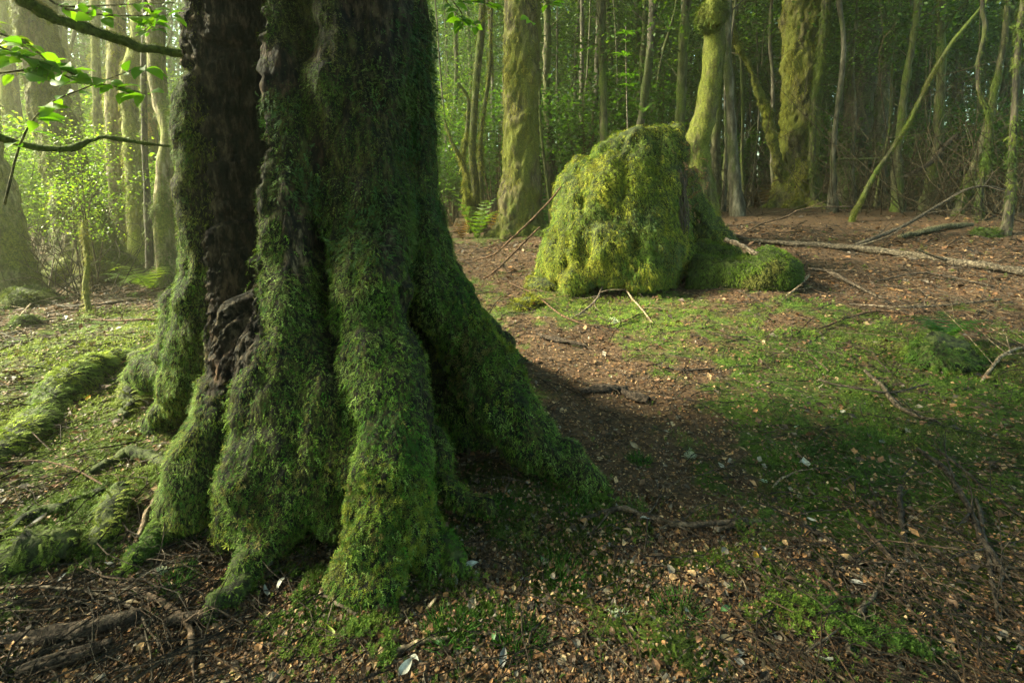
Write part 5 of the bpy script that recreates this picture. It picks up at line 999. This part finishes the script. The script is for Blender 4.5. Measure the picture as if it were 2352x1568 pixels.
# bark slabs, lower corner
rs = np.random.RandomState(181)
for i, (a, b, w, lab) in enumerate([((-10, 1490), (330, 1425), .032, 'long dark slab of ridged bark lying in the lower corner'), ((40, 1560), (260, 1490), .022, 'broken bark strip below the long dark slab'), ((1330, 905), (1440, 898), .035, 'thick brown chunk of bark on litter above the big root'), ((1430, 905), (1490, 925), .045, 'flat purplish bark piece beside the thick brown chunk'), ((1240, 775), (1350, 800), .03, 'thin bark strip on litter between stump and big root'), ((505, 1420), (380, 1440), .02, 'short bark piece by the curling brown branch')]):
    p, q = g1(*a), g1(*b); m = 18; t = np.linspace(0, 1, m); nn = 9; u = np.linspace(-1, 1, nn); ax = unit(q-p); sd = unit(np.cross(ax, [0, 0, 1])); T = thing('bark_strip', lab, 'bark', p)
    ww = w*(.55+.45*np.sin(t*3.0))*(1+.25*noise(np.stack([t*6, t*0+i, t*0], 1), 3))
    top = p+(q-p)*t[:, None]; G = top[:, None]+sd*u[None, :, None]*ww[:, None, None]; H = hgt(G[..., 0].ravel(), G[..., 1].ravel()).reshape(m, nn)
    rg = fbm(np.stack([(G[..., 0]*ax[0]+G[..., 1]*ax[1]).ravel()*8, (u[None]*ww[:, None]).ravel()*160, np.zeros(m*nn)], 1), 3, i).reshape(m, nn)
    G[..., 2] = H+.022+.018*(1-u[None]**2)+rg*.008; B_ = G.copy(); B_[..., 2] -= .012
    V = np.concatenate([G.reshape(-1, 3), B_.reshape(-1, 3)])-p; ii = (np.arange(m-1)[:, None]*nn+np.arange(nn-1)[None]).ravel(); Ft = np.stack([ii, ii+1, ii+nn+1, ii+nn], 1); o_ = m*nn
    rim_ = np.concatenate([np.arange(nn), np.arange(1, m)*nn+nn-1, (m-1)*nn+np.arange(nn-2, -1, -1), np.arange(m-2, 0, -1)*nn]); r2 = np.roll(rim_, -1)
    mesh('bark_plate', V, [Ft[:, ::-1], Ft+o_, np.stack([rim_, r2, r2+o_, rim_+o_], 1)], np.tile([.6, .5, .45], (len(V), 1)), M['stick'], T, True)
# ---- the bigger fallen leaves, each its own object
def leafmesh(curl, fold, wid, c, seed):
    V, F = t_leaf(curl, fold, wid); k = 7; rs = np.random.RandomState(seed)
    xs = np.linspace(0, 1, 13); V = []; 
    for x in xs:
        w = wid*math.sin(math.pi*min(1, x*1.02)**.8)**.9+.004; z = -curl*(x-.45)**2*2; tw = .5*(x-.5)
        for u_ in (-1, -.5, 0, .5, 1): V.append([x, u_*w, z+fold*abs(u_)**1.5+tw*u_*w+rs.randn()*.008])
    V = np.array(V); i = (np.arange(12)[:, None]*5+np.arange(4)[None]).ravel(); F = np.stack([i, i+5, i+6, i+1], 1)
    o = mesh('fallen_leaf', V, F, np.tile(c, (len(V), 1))*(.85+.3*rs.rand(len(V), 1)), M['big'], None, True); C.objects.unlink(o); return o
LM = {}
for k, c in dict(grey=(.19, .18, .17), brown=(.13, .08, .045), white=(.36, .35, .31), tan=(.28, .21, .13), green=(.10, .20, .07), yellow=(.55, .30, .04), lime=(.30, .36, .04), mint=(.33, .45, .32)).items():
    LM[k] = [leafmesh(.35, .10, .19, c, 1), leafmesh(-.2, .16, .24, c, 2), leafmesh(.7, .05, .16, c, 3)]
def leaf(px, py, kind, L, ang, label, group=None, var=0, tilt=.2, seed=0, up=.012):
    rs = np.random.RandomState(seed+int(px)); g = g1(px, py, up); o = LM[kind][var].copy(); C.objects.link(o)
    a = R(ang); o.location = (g[0]-math.cos(a)*L/2, g[1]-math.sin(a)*L/2, g[2]); L *= .82; o.scale = (L, L, L*.8); o.rotation_euler = (rs.randn()*tilt, -abs(rs.randn())*tilt*.7, a)
    return tag(o, label, 'leaf', group)
for a in [(1848, 1080, 'white', .085, 80, 'upright pale curled leaf standing by the pale twig', None, 1, .5, 0, .04), (1750, 1112, 'mint', .05, 170, 'mint-green leaf lying left of the upright pale leaf', None, 1),
          (1085, 1305, 'white', .075, 20, 'long white leaf on litter right of the front toe', None, 0), (1085, 1395, 'tan', .07, 80, 'wide pale leaf below the long white leaf', None, 1), (1040, 1340, 'grey', .075, 110, 'grey leaf with a split tip beside the long white leaf', None, 1),
          (650, 1350, 'white', .065, 75, 'thin silvery leaf standing in litter between the front toes', None, 2, .5, 0, .03), (205, 925, 'yellow', .06, 100, 'orange-yellow leaf below the long surface root', None, 1, .4, 0, .03), (1735, 1282, 'yellow', .05, 60, 'yellow leaf in the litter below the dark wavy branch', None, 1),
          (755, 1462, 'lime', .07, 130, 'lime-yellow leaf below the cushion-mossed toe', None, 1), (1000, 1480, 'green', .05, 160, 'green leaf near the bottom beneath the front toe', None, 0), (1135, 1465, 'green', .05, 85, 'narrow upright green leaf among dark moss tufts', None, 2, .5, 0, .02), (1670, 1402, 'green', .055, 20, 'grey-green leaf lying flat on tan litter', None, 0), (1245, 1290, 'green', .05, 95, 'small upright green leaf beside the dark moss tuft', None, 2, .5, 0, .02),
          (1380, 1228, 'tan', .05, 130, 'tan curled leaf just under the dark wavy branch', None, 0), (1480, 1203, 'white', .065, 175, 'white-backed leaf caught on the dark wavy branch', None, 0, .2, 0, .03), (1655, 1075, 'white', .05, 110, 'oval white leaf in brown litter below the moss patch', None, 1), (1178, 1082, 'grey', .05, 160, 'grey leaf in the dark nook between two roots', None, 1), (1035, 1010, 'grey', .05, 80, 'pale leaf wedged deep between the roots', None, 1, .5, 0, .03),
          (290, 850, 'brown', .07, 40, 'brown dry leaf hanging on the surface root', None, 0, .5, 0, .06), (95, 1215, 'grey', .09, 70, 'broad blue-grey leaf by the small mossy roots', None, 1, .5, 0, .03), (220, 1330, 'white', .05, 10, 'small chalk-white leaf scrap in the lower corner', None, 1), (300, 1390, 'tan', .08, 15, 'large tan leaf under the curling brown branch', None, 0), (20, 1490, 'tan', .10, 60, 'long tan leaf at the corner of the picture', None, 0, .3), (1830, 1030, 'tan', .05, 45, 'tan curled leaf lit on the moss above the mint leaf', None, 2), (1830, 985, 'mint', .035, 10, 'tiny mint leaf on the shaded moss', None, 1), (1910, 1250, 'grey', .06, 20, 'grey leaf pointing right in the twigs', None, 0), (1965, 1335, 'tan', .06, 140, 'tan leaf edge-on beside the forked brown branch', None, 0, .5), (1440, 1340, 'tan', .07, 5, 'flat tan leaf in the bottom litter', None, 0), (1210, 1340, 'grey', .06, 5, 'grey leaf curled at the foot of the dark moss tuft', None, 0), (1575, 1415, 'white', .055, 100, 'crumpled white leaf right of the pale lichen', None, 1, .5), (1670, 1475, 'tan', .06, 10, 'square tan leaf near the bottom edge', None, 1), (1690, 1520, 'grey', .06, 120, 'dark grey leaf at the bottom edge', None, 0), (935, 1540, 'white', .07, 60, 'torn white leaf at the bottom edge', None, 1, .4), (1157, 1515, 'grey', .07, 80, 'brown-grey leaf at the bottom edge', None, 0, .4)]:
    leaf(*a)
rs = np.random.RandomState(191); seen = 0
for i in range(230):
    x_, y_ = rs.uniform(-40, 2390), 760+800*rs.rand()**.8
    if 380 < x_ < 1330 and y_ < 1260 or x_ < 380 and y_ < 900: continue
    if seen >= 90: break
    k = ['grey', 'brown', 'tan', 'grey', 'white', 'brown'][rs.randint(0, 6)]; seen += 1
    part = 'left of the front toes' if x_ < 600 else 'around the front toes' if x_ < 1350 else 'between the big root and the dark wavy branch' if y_ > 1180 and x_ < 1850 else 'in the twiggy shaded corner' if x_ > 1850 and y_ > 1150 else 'on the clearing floor'
    leaf(x_, y_, k, rs.uniform(.04, .075), rs.rand()*360, '%s fallen leaf scattered on the litter %s' % (k, part), '%s leaves %s' % (k, part), rs.randint(0, 3), .35, i)
# pale lichen tuft
def tuft(label, px, py, r, n, seed):
    rs = np.random.RandomState(seed); g = g1(px, py); pa, ra = [], []
    for i in range(n):
        d = unit(rs.randn(3)+[0, 0, .8]); e = d*r*(.5+.6*rs.rand()); pa.append(crom([np.zeros(3), e*.5+rs.randn(3)*.2*r, e], 5)); ra.append(np.full(5, .0012))
        for k in range(3): s = pa[-1][rs.randint(2, 5)]; pa.append(crom([s, s+rs.randn(3)*r*.15, s+unit(rs.randn(3))*r*.35], 5)); ra.append(np.full(5, .0009))
    T = thing('lichen_tuft', label, 'lichen', g); V, F = tubes(np.array(pa), np.array(ra), 3); mesh('lichen_strands', V, F, np.tile([.42, .45, .34], (len(V), 1)), M['moss'], T)
tuft('pale grey-green branching lichen tuft on tan litter', 1420, 1425, .035, 60, 1); tuft('small pale lichen tuft on the litter left of the front toes', 745*.98, 1215, .03, 1, 2) if False else None
tuft('pale lichen tuft in the brown litter above the dark wavy branch', 1585, 1050, .03, 50, 3); tuft('whitish lichen scrap on the sunlit moss before the stump', 1412, 742, .05, 50, 4); tuft('mossy lichen tuft on the litter by the front toes', 365*1.02, 1318, .025, 45, 5)
# ================================================================== LIGHT, AIR, CAMERA
AZ, EL = R(-86), R(35)
w = bpy.data.worlds.new('World'); S.world = w; w.use_nodes = True; nt = w.node_tree
sky = nt.nodes.new('ShaderNodeTexSky'); sky.sky_type = 'NISHITA'; sky.sun_disc = False; sky.sun_elevation = EL; sky.sun_rotation = AZ; sky.air_density = 1.0; sky.dust_density = 2.5; sky.ozone_density = 1.0
tm_ = nt.nodes.new('ShaderNodeMix'); tm_.data_type = 'RGBA'; tm_.blend_type = 'MULTIPLY'; tm_.inputs['Factor'].default_value = 1; tm_.inputs['B'].default_value = (.86, 1, .72, 1); nt.links.new(sky.outputs[0], tm_.inputs['A']); nt.links.new(tm_.outputs['Result'], nt.nodes['Background'].inputs[0]); nt.nodes['Background'].inputs[1].default_value = .105
sl = bpy.data.lights.new('sun', 'SUN'); sl.energy = 4.4; sl.angle = R(15.0); sl.color = (1.0, .95, .66); so_ = bpy.data.objects.new('sun', sl); C.objects.link(so_)
tv = Vector((math.sin(AZ)*math.cos(EL), math.cos(AZ)*math.cos(EL), math.sin(EL))); so_.rotation_euler = tv.to_track_quat('Z', 'Y').to_euler()
# even pale mist in one closed box
x0, x1, y0, y1, z0_, z1_ = -75, 75, -30, 75, -4, 26
V = np.array([[x, y, z] for x in (x0, x1) for y in (y0, y1) for z in (z0_, z1_)], float); F = np.array([[0, 1, 3, 2], [4, 6, 7, 5], [0, 4, 5, 1], [2, 3, 7, 6], [0, 2, 6, 4], [1, 5, 7, 3]])
hm = bpy.data.materials.new('mist'); hm.use_nodes = True; nt = hm.node_tree; nt.nodes.clear(); out = nt.nodes.new('ShaderNodeOutputMaterial'); pv = nt.nodes.new('ShaderNodeVolumePrincipled')
pv.inputs['Color'].default_value = (.93, .93, .66, 1); pv.inputs['Density'].default_value = HAZE; pv.inputs['Anisotropy'].default_value = .70
for k in ('Density Attribute', 'Temperature Attribute', 'Color Attribute'):
    if k in pv.inputs: pv.inputs[k].default_value = ''
nt.links.new(pv.outputs[0], out.inputs['Volume'])
try: hm.cycles.homogeneous_volume = True
except Exception: pass
hz = mesh('haze', V, F, None, hm); tag(hz, 'pale sunlit morning mist filling the forest', 'haze', kind='stuff')
cam = bpy.data.cameras.new('camera'); cam.lens = 18; cam.sensor_width = 36; cam.shift_y = -97/1024; cam.clip_end = 500; cam.clip_start = .05
co = bpy.data.objects.new('camera', cam); C.objects.link(co); co.location = CAM; co.rotation_euler = (R(90)-PITCH, 0, 0); S.camera = co
S.view_settings.view_transform = 'Standard'; S.view_settings.look = 'None'; S.view_settings.exposure = EXPO; S.view_settings.gamma = 1
c = S.cycles; c.use_denoising = True
try: c.denoiser = 'OPENIMAGEDENOISE'
except Exception: pass
c.denoising_prefilter = 'NONE'; c.max_bounces = 5; c.diffuse_bounces = 3; c.glossy_bounces = 1; c.transmission_bounces = 3; c.volume_bounces = 0; c.transparent_max_bounces = 4; c.caustics_reflective = False; c.caustics_refractive = False
c.sample_clamp_indirect = 4.0; c.use_adaptive_sampling = True; c.adaptive_threshold = .012
